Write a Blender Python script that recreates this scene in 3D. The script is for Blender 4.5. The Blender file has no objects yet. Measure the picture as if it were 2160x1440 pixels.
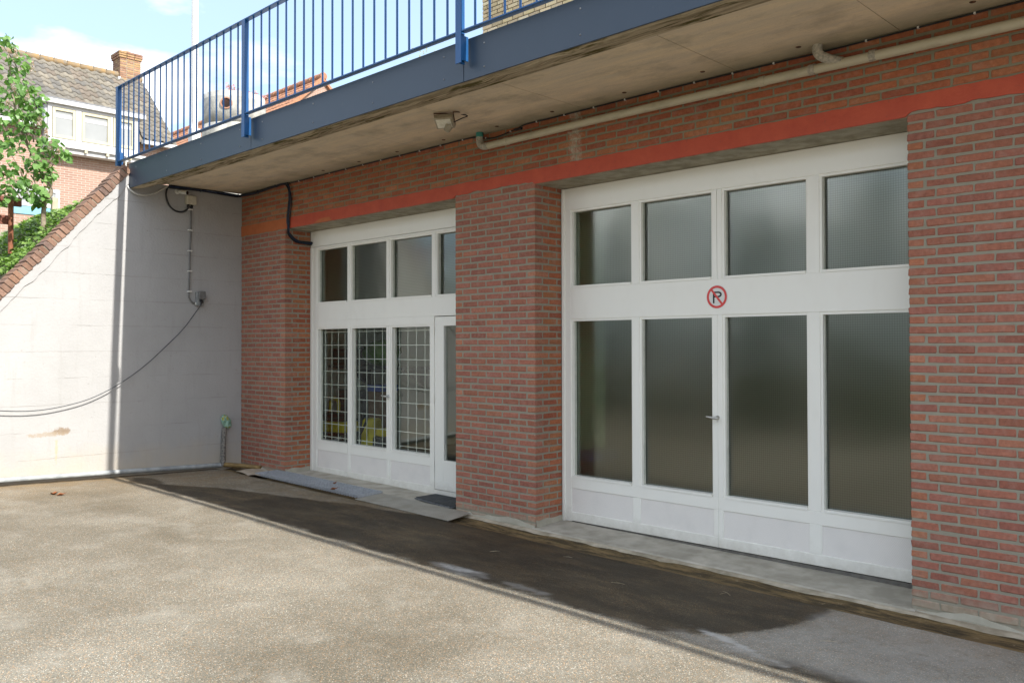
import bpy, math, random
from mathutils import Vector, Matrix
random.seed(7)
R = math.radians
scene = bpy.context.scene
COL = scene.collection

# ------------------------------------------------------------------ camera
f_px = 1800.0
A = math.atan(1860 / f_px); PIT = R(0.9); ROL = R(-0.14)
F0 = Vector((-math.cos(A), math.sin(A), 0)); R0 = Vector((math.sin(A), math.cos(A), 0)); U0 = Vector((0, 0, 1))
FW = F0 * math.cos(PIT) + U0 * math.sin(PIT); UP1 = U0 * math.cos(PIT) - F0 * math.sin(PIT)
RT = R0 * math.cos(ROL) + UP1 * math.sin(ROL); UP = UP1 * math.cos(ROL) - R0 * math.sin(ROL)
CAM = Vector((0, -5.8, 0))
cd = bpy.data.cameras.new('camera'); cam = bpy.data.objects.new('camera', cd); COL.objects.link(cam)
m = Matrix((RT, UP, -FW)).transposed().to_4x4(); m.translation = CAM
cam.matrix_world = m
cd.sensor_width = 36; cd.lens = f_px / 2160 * 36; cd.shift_y = -0.0101
cd.clip_start = 0.05; cd.clip_end = 2000
scene.camera = cam

# ------------------------------------------------------------------ light, sky, exposure
SUN_EL = 40.0
SUN_DIR = Vector((math.cos(R(SUN_EL)), 0.022, math.sin(R(SUN_EL)))).normalized()   # towards the sun
sd = bpy.data.lights.new('sun', 'SUN'); sun = bpy.data.objects.new('sun', sd); COL.objects.link(sun)
sd.energy = 2.6; sd.angle = R(0.53); sd.color = (1.0, 0.96, 0.89)
sun.rotation_euler = SUN_DIR.to_track_quat('Z', 'Y').to_euler(); sun.location = (20, 0, 20)
world = bpy.data.worlds.new('World'); scene.world = world; world.use_nodes = True
wn = world.node_tree.nodes; wl = world.node_tree.links; wn.clear()
wo = wn.new('ShaderNodeOutputWorld'); bg = wn.new('ShaderNodeBackground'); sky = wn.new('ShaderNodeTexSky')
sky.sky_type = 'NISHITA'; sky.sun_disc = False; sky.sun_elevation = R(SUN_EL); sky.sun_rotation = R(90)
sky.air_density = 1.0; sky.dust_density = 2.2; sky.ozone_density = 1.0; sky.altitude = 0
bg.inputs['Strength'].default_value = 0.14
tc = wn.new('ShaderNodeTexCoord'); mp = wn.new('ShaderNodeMapping'); mp.inputs['Scale'].default_value = (1.0, 1.0, 2.6)
cn = wn.new('ShaderNodeTexNoise'); cn.inputs['Scale'].default_value = 2.1; cn.inputs['Detail'].default_value = 7; cn.inputs['Roughness'].default_value = 0.55
cr = wn.new('ShaderNodeValToRGB'); cr.color_ramp.elements[0].position = 0.46; cr.color_ramp.elements[1].position = 0.62
mx = wn.new('ShaderNodeMix'); mx.data_type = 'RGBA'
mx.inputs['B'].default_value = (5.4, 5.4, 5.4, 1)
mp.inputs['Location'].default_value = (2.769, 0.235, 0.05)
wl.new(tc.outputs['Generated'], mp.inputs['Vector']); wl.new(mp.outputs['Vector'], cn.inputs['Vector'])
wl.new(cn.outputs['Fac'], cr.inputs['Fac']); wl.new(cr.outputs['Color'], mx.inputs['Factor'])
sm_ = wn.new('ShaderNodeMix'); sm_.data_type = 'RGBA'; sm_.inputs['Factor'].default_value = 0.7      # thin even haze over the clear sky
sm_.inputs['B'].default_value = (1.62, 2.15, 2.85, 1); wl.new(sky.outputs['Color'], sm_.inputs['A']); wl.new(sm_.outputs['Result'], mx.inputs['A']); wl.new(mx.outputs['Result'], bg.inputs['Color'])
wl.new(bg.outputs['Background'], wo.inputs['Surface'])
scene.view_settings.view_transform = 'Standard'; scene.view_settings.look = 'None'
scene.view_settings.gamma = 1.0; scene.view_settings.use_curve_mapping = False
scene.view_settings.exposure = 1.6
scene.cycles.max_bounces = 10; scene.cycles.transparent_max_bounces = 16
scene.cycles.use_denoising = True

# ------------------------------------------------------------------ material helpers
class NT:
    def __init__(s, name):
        s.m = bpy.data.materials.new(name); s.m.use_nodes = True
        s.n = s.m.node_tree.nodes; s.l = s.m.node_tree.links
        s.b = s.n['Principled BSDF']; s.o = s.n['Material Output']
        s._pos = None
    def node(s, t, **kw):
        x = s.n.new(t)
        for k, v in kw.items():
            if k in ('operation', 'blend_type', 'data_type', 'attribute_name', 'attribute_type', 'feature', 'wave_type', 'bands_direction', 'distance'):
                setattr(x, k, v)
        return x
    def put(s, sock, v):
        if isinstance(v, bpy.types.NodeSocket): s.l.new(v, sock)
        elif v is not None: sock.default_value = v
    @property
    def pos(s):
        if s._pos is None: s._pos = s.n.new('ShaderNodeNewGeometry').outputs['Position']
        return s._pos
    def xyz(s, v=None):
        x = s.n.new('ShaderNodeSeparateXYZ'); s.l.new(v or s.pos, x.inputs[0]); return x.outputs
    def scaled(s, sc, v=None, loc=(0, 0, 0)):
        x = s.n.new('ShaderNodeMapping'); s.l.new(v or s.pos, x.inputs['Vector']); x.inputs['Scale'].default_value = sc
        x.inputs['Location'].default_value = loc; return x.outputs[0]
    def noise(s, scale, detail=4, rough=0.55, v=None):
        x = s.n.new('ShaderNodeTexNoise'); s.put(x.inputs['Scale'], scale); x.inputs['Detail'].default_value = detail
        x.inputs['Roughness'].default_value = rough; s.l.new(v or s.pos, x.inputs['Vector']); return x.outputs['Fac']
    def voro(s, scale, v=None, out='Color', feature='F1'):
        x = s.n.new('ShaderNodeTexVoronoi'); x.feature = feature; x.inputs['Scale'].default_value = scale
        s.l.new(v or s.pos, x.inputs['Vector']); return x.outputs[out]
    def ramp(s, v, p0, p1, c0=(0, 0, 0, 1), c1=(1, 1, 1, 1)):
        x = s.n.new('ShaderNodeValToRGB'); e = x.color_ramp.elements
        e[0].position = p0; e[1].position = p1; e[0].color = c4(c0); e[1].color = c4(c1)
        s.l.new(v, x.inputs['Fac']); return x.outputs['Color']
    def mix(s, f, a, b, mode='MIX'):
        x = s.n.new('ShaderNodeMix'); x.data_type = 'RGBA'; x.blend_type = mode
        s.put(x.inputs['Factor'], f)
        s.put(x.inputs['A'], c4(a) if isinstance(a, tuple) else a); s.put(x.inputs['B'], c4(b) if isinstance(b, tuple) else b)
        return x.outputs['Result']
    def math(s, op, a, b=None, c=None, clamp=False):
        x = s.n.new('ShaderNodeMath'); x.operation = op; x.use_clamp = clamp
        s.put(x.inputs[0], a)
        if b is not None: s.put(x.inputs[1], b)
        if c is not None: s.put(x.inputs[2], c)
        return x.outputs[0]
    def attr(s, name, out='Fac'):
        x = s.n.new('ShaderNodeAttribute'); x.attribute_name = name; return x.outputs[out]
    def bump(s, h, strength=0.3, dist=0.01, normal=None):
        x = s.n.new('ShaderNodeBump'); x.inputs['Strength'].default_value = strength; x.inputs['Distance'].default_value = dist
        s.l.new(h, x.inputs['Height'])
        if normal is not None: s.l.new(normal, x.inputs['Normal'])
        return x.outputs['Normal']
    def fin(s, col=None, rough=None, normal=None, metal=None, spec=None):
        if col is not None: s.put(s.b.inputs['Base Color'], c4(col) if isinstance(col, tuple) else col)
        if rough is not None: s.put(s.b.inputs['Roughness'], rough)
        if normal is not None: s.put(s.b.inputs['Normal'], normal)
        if metal is not None: s.put(s.b.inputs['Metallic'], metal)
        if spec is not None: s.put(s.b.inputs['Specular IOR Level'], spec)
        return s.m
def c4(c): return c if len(c) == 4 else (c[0], c[1], c[2], 1)

def surf(name, c1, c2, scale=8, rough=0.7, bump=0.15, bscale=60, bdist=0.004, metal=0.0, p=(0.35, 0.65), spec=0.4):
    t = NT(name); n = t.noise(scale, 5)
    col = t.mix(t.ramp(n, p[0], p[1]), c1, c2)
    nb = t.noise(bscale, 3)
    return t.fin(col, rough, t.bump(nb, bump, bdist) if bump else None, metal, spec)

def streaked(name, base, dark, rough=0.5, sc=(8, 8, 1.2), amt=0.5, foot=False):
    t = NT(name); n = t.noise(3, 6, 0.6, t.scaled(sc)); n2 = t.noise(40, 3)
    f = t.math('MULTIPLY', t.ramp(n, 0.5, 0.8), amt)
    if foot:
        k = t.n.new('ShaderNodeMapRange'); t.l.new(t.math('ADD', t.xyz()[2], t.math('MULTIPLY', t.noise(9, 6, 0.7), -0.30)), k.inputs[0]); k.inputs[1].default_value = -1.66; k.inputs[2].default_value = -1.86
        base = t.mix(t.math('MULTIPLY', k.outputs[0], 0.55, clamp=True), base, (0.40, 0.36, 0.29))
    return t.fin(t.mix(f, base, dark), rough, t.bump(n2, 0.08, 0.003))

# bricks: colour from the object's own colour (individual bricks) or a colour attribute (joined bricks)
def lime_run(t, col):
    x = t.xyz(); d = t.math('ABSOLUTE', t.math('ADD', x[0], 4.83)); w = t.math('ADD', 0.075, t.math('MULTIPLY', t.math('SUBTRACT', t.noise(14, 5, 0.7), 0.5), 0.22))
    f = t.math('MULTIPLY', t.math('SUBTRACT', w, d), 30.0, clamp=True)
    return t.mix(t.math('MULTIPLY', f, t.ramp(t.noise(24, 5, 0.7), 0.35, 0.62)), col, (0.42, 0.37, 0.29))
def brick_mat(name, joined=False, foot=True, run=False):
    t = NT(name)
    if joined: base = t.attr('tone', 'Color')
    else:
        oi = t.n.new('ShaderNodeObjectInfo'); base = oi.outputs['Color']
    n = t.noise(35, 5, 0.65)
    col = t.mix(t.ramp(n, 0.25, 0.75), t.mix(1.0, base, (0.72, 0.70, 0.70), 'MULTIPLY'), t.mix(1.0, base, (1.22, 1.2, 1.18), 'MULTIPLY'))
    col = t.mix(t.math('MULTIPLY', t.ramp(t.noise(9, 6, 0.7), 0.50, 0.75), 0.30), col, (0.46, 0.36, 0.31))   # lime bloom
    col = t.mix(t.math('MULTIPLY', t.ramp(t.noise(120, 2), 0.66, 0.74), 0.35), col, (0.12, 0.07, 0.06))
    if foot:
        z = t.xyz()[2]
        h = t.math('ADD', z, t.math('MULTIPLY', t.noise(7, 4), -0.22))
        k = t.n.new('ShaderNodeMapRange'); t.l.new(h, k.inputs[0])
        k.inputs[1].default_value = -1.66; k.inputs[2].default_value = -1.78
        col = t.mix(t.math('MULTIPLY', k.outputs[0], 0.8, clamp=True), col, t.mix(t.noise(25), (0.22, 0.20, 0.13), (0.46, 0.42, 0.34)))
    if run: col = lime_run(t, col)
    nb = t.noise(130, 4, 0.7)
    return t.fin(col, 0.85, t.bump(nb, 0.35, 0.004), spec=0.25)
def mortar_mat(name, c1, c2, run=False):
    t = NT(name)
    col = t.mix(t.noise(16, 5), c1, c2)
    if run: col = lime_run(t, col)
    return t.fin(col, 0.95, t.bump(t.noise(180, 3), 0.4, 0.003), spec=0.1)

M = {}
M['brick'] = brick_mat('fired brick'); M['brick_j'] = brick_mat('fired brick joined', True)
M['brick_n'] = brick_mat('fired brick clean', foot=False); M['brick_nj'] = brick_mat('fired brick clean joined', True, False)
M['mortar'] = mortar_mat('grey mortar', (0.245, 0.225, 0.172), (0.335, 0.31, 0.245))
M['brick_s'] = brick_mat('fired brick with lime run', False, False, True); M['mortar_s'] = mortar_mat('greenish mortar', (0.20, 0.185, 0.125), (0.285, 0.265, 0.19), True)
M['mortar_y'] = mortar_mat('dark mortar', (0.10, 0.09, 0.07), (0.16, 0.14, 0.11))  # plain dark joints for the yellow brickwork
M['cement'] = surf('cement skirt', (0.33, 0.31, 0.245), (0.43, 0.40, 0.33), 5, 0.95, 0.4, 60, 0.006)
M['white'] = streaked('white gloss paint', (0.88, 0.865, 0.80), (0.78, 0.75, 0.68), 0.38, (3, 3, 1.0), 0.25, True)
def panel_white():
    t = NT('white painted patterned panel'); x = t.xyz()
    g = t.math('MULTIPLY', t.math('SINE', t.math('MULTIPLY', x[0], 2 * math.pi / 0.0105)), t.math('SINE', t.math('MULTIPLY', x[2], 2 * math.pi / 0.0105)))
    col = t.mix(t.ramp(g, 0.45, 0.9), (0.86, 0.825, 0.78), (0.46, 0.42, 0.38))
    col = t.mix(t.math('MULTIPLY', t.ramp(t.noise(5, 6), 0.5, 0.8), 0.35), col, (0.62, 0.60, 0.57))
    return t.fin(col, 0.55, t.bump(g, 0.25, 0.002))
M['panel'] = panel_white()
M['seal'] = surf('dark seal', (0.11, 0.10, 0.09), (0.16, 0.15, 0.13), 20, 0.7, 0)
M['putty'] = surf('glazing putty', (0.50, 0.52, 0.44), (0.62, 0.63, 0.55), 12, 0.6, 0.1)

def red_paint(name, c1, c2):
    t = NT(name); n = t.noise(6, 6, 0.65)
    col = t.mix(t.ramp(n, 0.35, 0.7), c1, c2)
    col = t.mix(t.math('MULTIPLY', t.ramp(t.noise(30, 5, 0.7), 0.62, 0.70), 0.55), col, (0.20, 0.06, 0.04))
    return t.fin(col, 0.6, t.bump(t.noise(45, 4), 0.35, 0.006))
M['red'] = red_paint('red masonry paint', (0.43, 0.060, 0.027), (0.52, 0.088, 0.038))
M['orange'] = red_paint('orange masonry paint', (0.42, 0.115, 0.035), (0.50, 0.15, 0.05))

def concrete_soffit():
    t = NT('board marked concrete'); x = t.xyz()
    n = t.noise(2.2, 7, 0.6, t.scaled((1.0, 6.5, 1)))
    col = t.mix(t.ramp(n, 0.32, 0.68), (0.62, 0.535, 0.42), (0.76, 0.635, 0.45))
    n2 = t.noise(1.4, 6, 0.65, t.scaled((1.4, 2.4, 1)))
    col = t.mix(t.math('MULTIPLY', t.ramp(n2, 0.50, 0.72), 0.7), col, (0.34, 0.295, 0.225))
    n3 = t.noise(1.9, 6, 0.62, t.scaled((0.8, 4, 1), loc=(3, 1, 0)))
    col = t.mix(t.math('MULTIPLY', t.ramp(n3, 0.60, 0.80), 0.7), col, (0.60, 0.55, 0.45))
    # darker greenish edge along the wall
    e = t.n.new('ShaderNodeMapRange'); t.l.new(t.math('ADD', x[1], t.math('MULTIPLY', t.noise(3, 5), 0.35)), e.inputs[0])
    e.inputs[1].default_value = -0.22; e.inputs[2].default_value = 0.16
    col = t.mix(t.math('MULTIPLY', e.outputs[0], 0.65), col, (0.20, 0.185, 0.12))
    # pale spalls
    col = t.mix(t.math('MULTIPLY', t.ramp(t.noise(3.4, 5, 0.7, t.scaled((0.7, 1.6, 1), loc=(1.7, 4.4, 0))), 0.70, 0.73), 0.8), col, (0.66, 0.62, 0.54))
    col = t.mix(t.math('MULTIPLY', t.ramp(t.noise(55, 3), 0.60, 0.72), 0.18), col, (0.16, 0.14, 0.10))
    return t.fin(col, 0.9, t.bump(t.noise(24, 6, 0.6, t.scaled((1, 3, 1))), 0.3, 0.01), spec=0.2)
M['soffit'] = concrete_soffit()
def concrete_edge():
    t = NT('weathered drip edge')
    n = t.noise(3.0, 7, 0.65, t.scaled((0.8, 7, 2)))
    col = t.mix(t.ramp(n, 0.38, 0.62), (0.25, 0.21, 0.14), (0.54, 0.46, 0.33))
    n2 = t.noise(2.2, 7, 0.7, t.scaled((0.9, 5, 2), loc=(5, 0, 0)))
    col = t.mix(t.ramp(n2, 0.52, 0.60), col, t.mix(t.noise(30), (0.05, 0.05, 0.02), (0.16, 0.13, 0.05)))
    return t.fin(col, 0.95, t.bump(t.noise(30, 6), 0.6, 0.012), spec=0.1)
M['edge'] = concrete_edge()
M['lintel'] = surf('lintel concrete', (0.25, 0.225, 0.16), (0.42, 0.385, 0.30), 9, 0.9, 0.4, 30, 0.006)
M['deck'] = surf('deck screed', (0.36, 0.35, 0.33), (0.46, 0.45, 0.42), 4, 0.9, 0.2)

def fascia_mat():
    t = NT('blue grey fascia sheet')
    n = t.noise(1.5, 5, 0.6)
    col = t.mix(n, (0.023, 0.040, 0.064), (0.029, 0.050, 0.083))
    col = t.mix(t.math('MULTIPLY', t.ramp(t.noise(16, 6, 0.7, t.scaled((3, 1, 1))), 0.62, 0.8), 0.25), col, (0.16, 0.16, 0.15))
    return t.fin(col, 0.42, t.bump(t.noise(3, 2), 0.04, 0.02))
M['fascia'] = fascia_mat()
M['blue'] = surf('blue rail paint', (0.010, 0.070, 0.20), (0.014, 0.085, 0.235), 6, 0.36, 0.05, 30)
M['screw'] = surf('screw head', (0.10, 0.12, 0.15), (0.2, 0.2, 0.2), 50, 0.4, 0)

def white_wall():
    t = NT('white painted board concrete'); x = t.xyz()
    col = t.mix(t.ramp(t.noise(1.3, 6, 0.6), 0.35, 0.7), (0.40, 0.395, 0.39), (0.355, 0.351, 0.346))
    st = t.ramp(t.noise(5, 6, 0.65, t.scaled((1, 3.2, 0.35))), 0.55, 0.78)
    col = t.mix(t.math('MULTIPLY', st, 0.35), col, (0.29, 0.28, 0.26))
    # faint formwork board lines
    zz = t.math('ADD', x[2], t.math('MULTIPLY', t.noise(4, 5), 0.022))
    w = t.math('PINGPONG', t.math('ADD', zz, 5.02), 0.155)
    line = t.math('LESS_THAN', w, 0.0045)
    br = t.ramp(t.noise(2.1, 4, 0.6, t.scaled((1, 1.0, 9))), 0.40, 0.62)
    ln = t.math('MULTIPLY', line, br)
    col = t.mix(t.math('MULTIPLY', ln, 0.5), col, (0.25, 0.23, 0.21))
    # chips and specks
    col = t.mix(t.math('MULTIPLY', t.ramp(t.noise(26, 5, 0.7), 0.655, 0.70), 0.65), col, (0.24, 0.22, 0.19))
    col = t.mix(t.math('MULTIPLY', t.ramp(t.noise(9, 6, 0.75, t.scaled((1, 1, 1.8))), 0.625, 0.72), 0.5), col, (0.34, 0.30, 0.25))
    # splash dirt at the foot
    k = t.n.new('ShaderNodeMapRange'); t.l.new(t.math('ADD', x[2], t.math('MULTIPLY', t.noise(5, 5), -0.55)), k.inputs[0])
    k.inputs[1].default_value = -1.45; k.inputs[2].default_value = -1.95
    col = t.mix(t.math('MULTIPLY', k.outputs[0], 0.7, clamp=True), col, (0.46, 0.39, 0.29))
    # one rusty chip with its run
    def blob(y, z, ry, rz, a, c, col):
        dy = t.math('DIVIDE', t.math('SUBTRACT', x[1], y), ry); dz = t.math('DIVIDE', t.math('SUBTRACT', x[2], z), rz)
        d = t.math('ADD', t.math('MULTIPLY', dy, dy), t.math('MULTIPLY', dz, dz))
        f = t.math('SUBTRACT', 1.0, t.math('ADD', d, t.math('MULTIPLY', t.math('SUBTRACT', t.noise(18, 6, 0.8), 0.5), 4.5)))
        return t.mix(t.math('MULTIPLY', t.math('MULTIPLY', f, 1.6, clamp=True), a), col, c)
    col = blob(-2.28, -1.00, 0.11, 0.05, 0.8, (0.22, 0.15, 0.085), col)
    col = blob(-2.44, -1.03, 0.26, 0.03, 0.6, (0.32, 0.25, 0.17), col)
    col = blob(-2.33, -1.22, 0.018, 0.16, 0.5, (0.44, 0.36, 0.19), col)
    return t.fin(col, 0.75, t.bump(t.math('ADD', t.math('ADD', t.noise(38, 5), t.noise(6, 4)), t.math('MULTIPLY', ln, -1.5)), 0.4, 0.008), spec=0.25)
M['wwall'] = white_wall()

def asphalt():
    t = NT('exposed aggregate asphalt')
    v = t.voro(215); sep = t.n.new('ShaderNodeSeparateColor'); t.l.new(v, sep.inputs[0])
    r1, r2 = sep.outputs[0], sep.outputs[1]
    stone = t.mix(t.ramp(r1, 0.0, 1.0), (0.104, 0.096, 0.078), (0.258, 0.242, 0.203))
    stone = t.mix(t.math('MULTIPLY', t.math('GREATER_THAN', r2, 0.90), 0.7), stone, (0.46, 0.29, 0.16))
    stone = t.mix(t.math('MULTIPLY', t.math('GREATER_THAN', r1, 0.962), 0.8), stone, (0.56, 0.54, 0.49))
    big = t.noise(0.9, 6, 0.6)
    col = t.mix(t.ramp(big, 0.35, 0.66), t.mix(1.0, stone, (0.72, 0.68, 0.60), 'MULTIPLY'), t.mix(1.0, stone, (1.20, 1.18, 1.13), 'MULTIPLY'))
    silt = t.ramp(t.noise(2.4, 7, 0.7), 0.52, 0.70)
    col = t.mix(t.math('MULTIPLY', silt, 0.40), col, (0.345, 0.325, 0.275))
    brown = t.attr('brown'); wet = t.attr('wet'); pale = t.attr('pale')
    bn = t.math('MULTIPLY', brown, t.ramp(t.noise(3.2, 7, 0.65, t.scaled((3.5, 1, 1))), 0.34, 0.56))
    col = t.mix(t.math('MULTIPLY', bn, 0.85), col, t.mix(t.noise(5), (0.15, 0.095, 0.04), (0.30, 0.20, 0.095)))
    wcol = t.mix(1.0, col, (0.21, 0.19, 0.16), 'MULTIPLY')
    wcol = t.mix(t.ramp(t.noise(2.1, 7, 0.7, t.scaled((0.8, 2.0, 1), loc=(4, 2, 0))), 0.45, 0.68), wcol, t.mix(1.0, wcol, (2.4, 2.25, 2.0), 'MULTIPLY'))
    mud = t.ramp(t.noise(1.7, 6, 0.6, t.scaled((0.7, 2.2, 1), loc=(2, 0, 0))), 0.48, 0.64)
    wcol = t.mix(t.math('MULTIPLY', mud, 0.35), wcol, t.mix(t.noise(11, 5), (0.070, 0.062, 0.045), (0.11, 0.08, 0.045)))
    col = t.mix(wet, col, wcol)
    col = t.mix(t.math('MULTIPLY', t.math('MULTIPLY', pale, t.math('ADD', 0.5, t.math('MULTIPLY', t.ramp(t.noise(16, 6, 0.8), 0.34, 0.52), 0.5))), 0.9), col, (0.50, 0.50, 0.485))
    rough = t.math('SUBTRACT', 0.9, t.math('MULTIPLY', wet, 0.22))
    h = t.math('ADD', t.voro(215, out='Distance'), t.math('MULTIPLY', t.noise(60, 3), 0.4))
    return t.fin(col, rough, t.bump(h, 0.4, 0.006), spec=0.35)
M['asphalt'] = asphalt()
M['ground'] = surf('worn paving', (0.19, 0.18, 0.155), (0.30, 0.285, 0.25), 1.5, 0.95, 0.3, 90, 0.006)
M['earth'] = surf('garden soil', (0.12, 0.10, 0.065), (0.36, 0.31, 0.22), 3.5, 1.0, 0.5, 30, 0.02)
def channel_mat():
    t = NT('mossy drain channel')
    n = t.noise(5, 7, 0.7, t.scaled((0.6, 3, 2)))
    col = t.mix(t.ramp(n, 0.42, 0.60), (0.075, 0.055, 0.028), (0.24, 0.165, 0.075))
    col = t.mix(t.ramp(t.noise(4, 6, 0.7, t.scaled((0.5, 2, 1), loc=(7, 0, 0))), 0.55, 0.66), col, (0.05, 0.04, 0.025))
    col = t.mix(t.math('MULTIPLY', t.ramp(t.noise(14, 5, 0.7), 0.64, 0.72), 0.6), col, (0.42, 0.34, 0.22))
    return t.fin(col, 0.85, t.bump(t.noise(40, 6, 0.7), 0.9, 0.02), spec=0.3)
M['channel'] = channel_mat()
M['lip'] = surf('channel lip concrete', (0.30, 0.26, 0.19), (0.52, 0.46, 0.36), 7, 0.95, 0.4, 40, 0.006)
M['sill'] = surf('doorstep concrete', (0.33, 0.305, 0.25), (0.50, 0.465, 0.395), 5, 0.9, 0.35, 70, 0.004)
M['pvc'] = streaked('cream pvc pipe', (0.50, 0.46, 0.34), (0.30, 0.27, 0.19), 0.4, (2, 6, 6), 0.7)
M['pvc_old'] = surf('flaking grey pipe', (0.26, 0.25, 0.21), (0.50, 0.45, 0.37), 60, 0.6, 0.2)
M['teal'] = surf('teal sleeve', (0.04, 0.22, 0.19), (0.05, 0.27, 0.23), 30, 0.5, 0)
M['grey_pipe'] = surf('grey floor pipe', (0.26, 0.28, 0.29), (0.42, 0.44, 0.44), 9, 0.55, 0.1)
M['brown_pipe'] = surf('ochre pipe', (0.20, 0.13, 0.05), (0.30, 0.20, 0.08), 14, 0.5, 0.1)
M['stand'] = surf('dirty standpipe', (0.09, 0.085, 0.08), (0.28, 0.26, 0.23), 45, 0.75, 0.3)
M['bag'] = surf('mint plastic bag', (0.16, 0.30, 0.22), (0.40, 0.60, 0.50), 22, 0.35, 0.3, 40)
M['bag_y'] = surf('yellow print', (0.42, 0.44, 0.08), (0.30, 0.26, 0.12), 40, 0.4, 0)
M['black'] = surf('black cable', (0.012, 0.012, 0.014), (0.02, 0.022, 0.028), 30, 0.45, 0)
M['blue_cable'] = surf('blue black cable', (0.010, 0.018, 0.045), (0.02, 0.04, 0.09), 40, 0.4, 0)
M['grey_cable'] = surf('grey cable', (0.50, 0.50, 0.47), (0.60, 0.60, 0.56), 20, 0.5, 0)
M['conduit'] = surf('grey conduit', (0.12, 0.12, 0.115), (0.17, 0.17, 0.165), 20, 0.5, 0)
M['clip'] = surf('white clip', (0.6, 0.6, 0.57), (0.7, 0.7, 0.67), 20, 0.5, 0)
M['box'] = surf('cream junction box', (0.50, 0.47, 0.38), (0.58, 0.55, 0.45), 20, 0.5, 0.05)
M['sock'] = surf('grey socket', (0.20, 0.21, 0.21), (0.27, 0.28, 0.28), 20, 0.5, 0)
M['galv'] = surf('galvanised steel', (0.36, 0.38, 0.41), (0.48, 0.50, 0.53), 30, 0.42, 0.1, 80, 0.002, metal=0.2)
def tread():
    t = NT('worn tread plate'); x = t.xyz()
    a = t.math('SINE', t.math('MULTIPLY', t.math('ADD', x[0], x[1]), 2 * math.pi / 0.05)); b = t.math('SINE', t.math('MULTIPLY', t.math('SUBTRACT', x[0], x[1]), 2 * math.pi / 0.05))
    g = t.math('MULTIPLY', a, b)
    col = t.mix(t.ramp(t.noise(6, 6), 0.35, 0.7), (0.31, 0.29, 0.24), (0.42, 0.40, 0.35))
    col = t.mix(t.math('MULTIPLY', t.ramp(g, 0.3, 0.7), 0.35), col, (0.50, 0.49, 0.45))
    return t.fin(col, 0.6, t.bump(g, 0.5, 0.004), 0.25)
M['tread'] = tread()
M['mat'] = surf('rubber ring mat', (0.06, 0.068, 0.075), (0.22, 0.23, 0.24), 60, 0.6, 0.3)
M['card'] = surf('damp cardboard', (0.36, 0.30, 0.22), (0.50, 0.43, 0.34), 8, 0.9, 0.2)
M['deadleaf'] = surf('dead leaf', (0.20, 0.06, 0.02), (0.33, 0.13, 0.05), 40, 0.8, 0.1)
M['straw'] = surf('dry twig', (0.28, 0.23, 0.15), (0.42, 0.36, 0.26), 40, 0.9, 0)
M['sign_red'] = surf('sign red', (0.72, 0.075, 0.07), (0.68, 0.07, 0.065), 8, 0.4, 0)
M['sign_white'] = surf('sign white', (0.74, 0.74, 0.71), (0.72, 0.72, 0.69), 8, 0.4, 0)
M['sign_black'] = surf('sign black', (0.012, 0.013, 0.015), (0.016, 0.017, 0.02), 8, 0.4, 0)
M['chrome'] = surf('worn handle metal', (0.55, 0.55, 0.53), (0.68, 0.68, 0.66), 40, 0.28, 0, metal=0.9)
M['lampglass'] = surf('floodlight lens', (0.68, 0.66, 0.56), (0.80, 0.78, 0.70), 30, 0.15, 0)
M['lampgrey'] = surf('floodlight casing', (0.30, 0.265, 0.19), (0.40, 0.36, 0.28), 20, 0.5, 0)
M['rust'] = surf('rusty bracket', (0.06, 0.03, 0.02), (0.14, 0.07, 0.04), 40, 0.8, 0.3)
M['lens'] = surf('camera lens black', (0.01, 0.01, 0.012), (0.015, 0.015, 0.018), 10, 0.1, 0)
M['room'] = surf('distempered wall', (0.66, 0.70, 0.60), (0.74, 0.77, 0.67), 2, 0.9, 0.1)
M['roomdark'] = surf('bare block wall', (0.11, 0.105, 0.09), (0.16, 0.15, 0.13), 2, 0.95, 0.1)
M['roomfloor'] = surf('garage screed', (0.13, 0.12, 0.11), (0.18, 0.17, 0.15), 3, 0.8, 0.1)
M['roomceil'] = surf('garage ceiling', (0.30, 0.30, 0.27), (0.38, 0.37, 0.34), 2, 0.9, 0)
M['plastic_k'] = surf('black plastic', (0.014, 0.014, 0.016), (0.03, 0.03, 0.033), 12, 0.4, 0)
M['plastic_y'] = surf('yellow plastic', (0.60, 0.47, 0.02), (0.66, 0.53, 0.03), 12, 0.35, 0)
M['plastic_g'] = surf('dark grey plastic', (0.04, 0.045, 0.05), (0.08, 0.085, 0.09), 12, 0.45, 0)
M['plastic_b'] = surf('blue plastic', (0.02, 0.06, 0.30), (0.03, 0.08, 0.36), 12, 0.4, 0)
M['cardb'] = surf('brown box', (0.16, 0.09, 0.05), (0.22, 0.13, 0.08), 12, 0.8, 0)
M['greenbag'] = surf('green sack', (0.08, 0.22, 0.03), (0.16, 0.36, 0.06), 9, 0.6, 0.3)
M['redtin'] = surf('red tin', (0.45, 0.03, 0.02), (0.5, 0.05, 0.03), 12, 0.4, 0)

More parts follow.
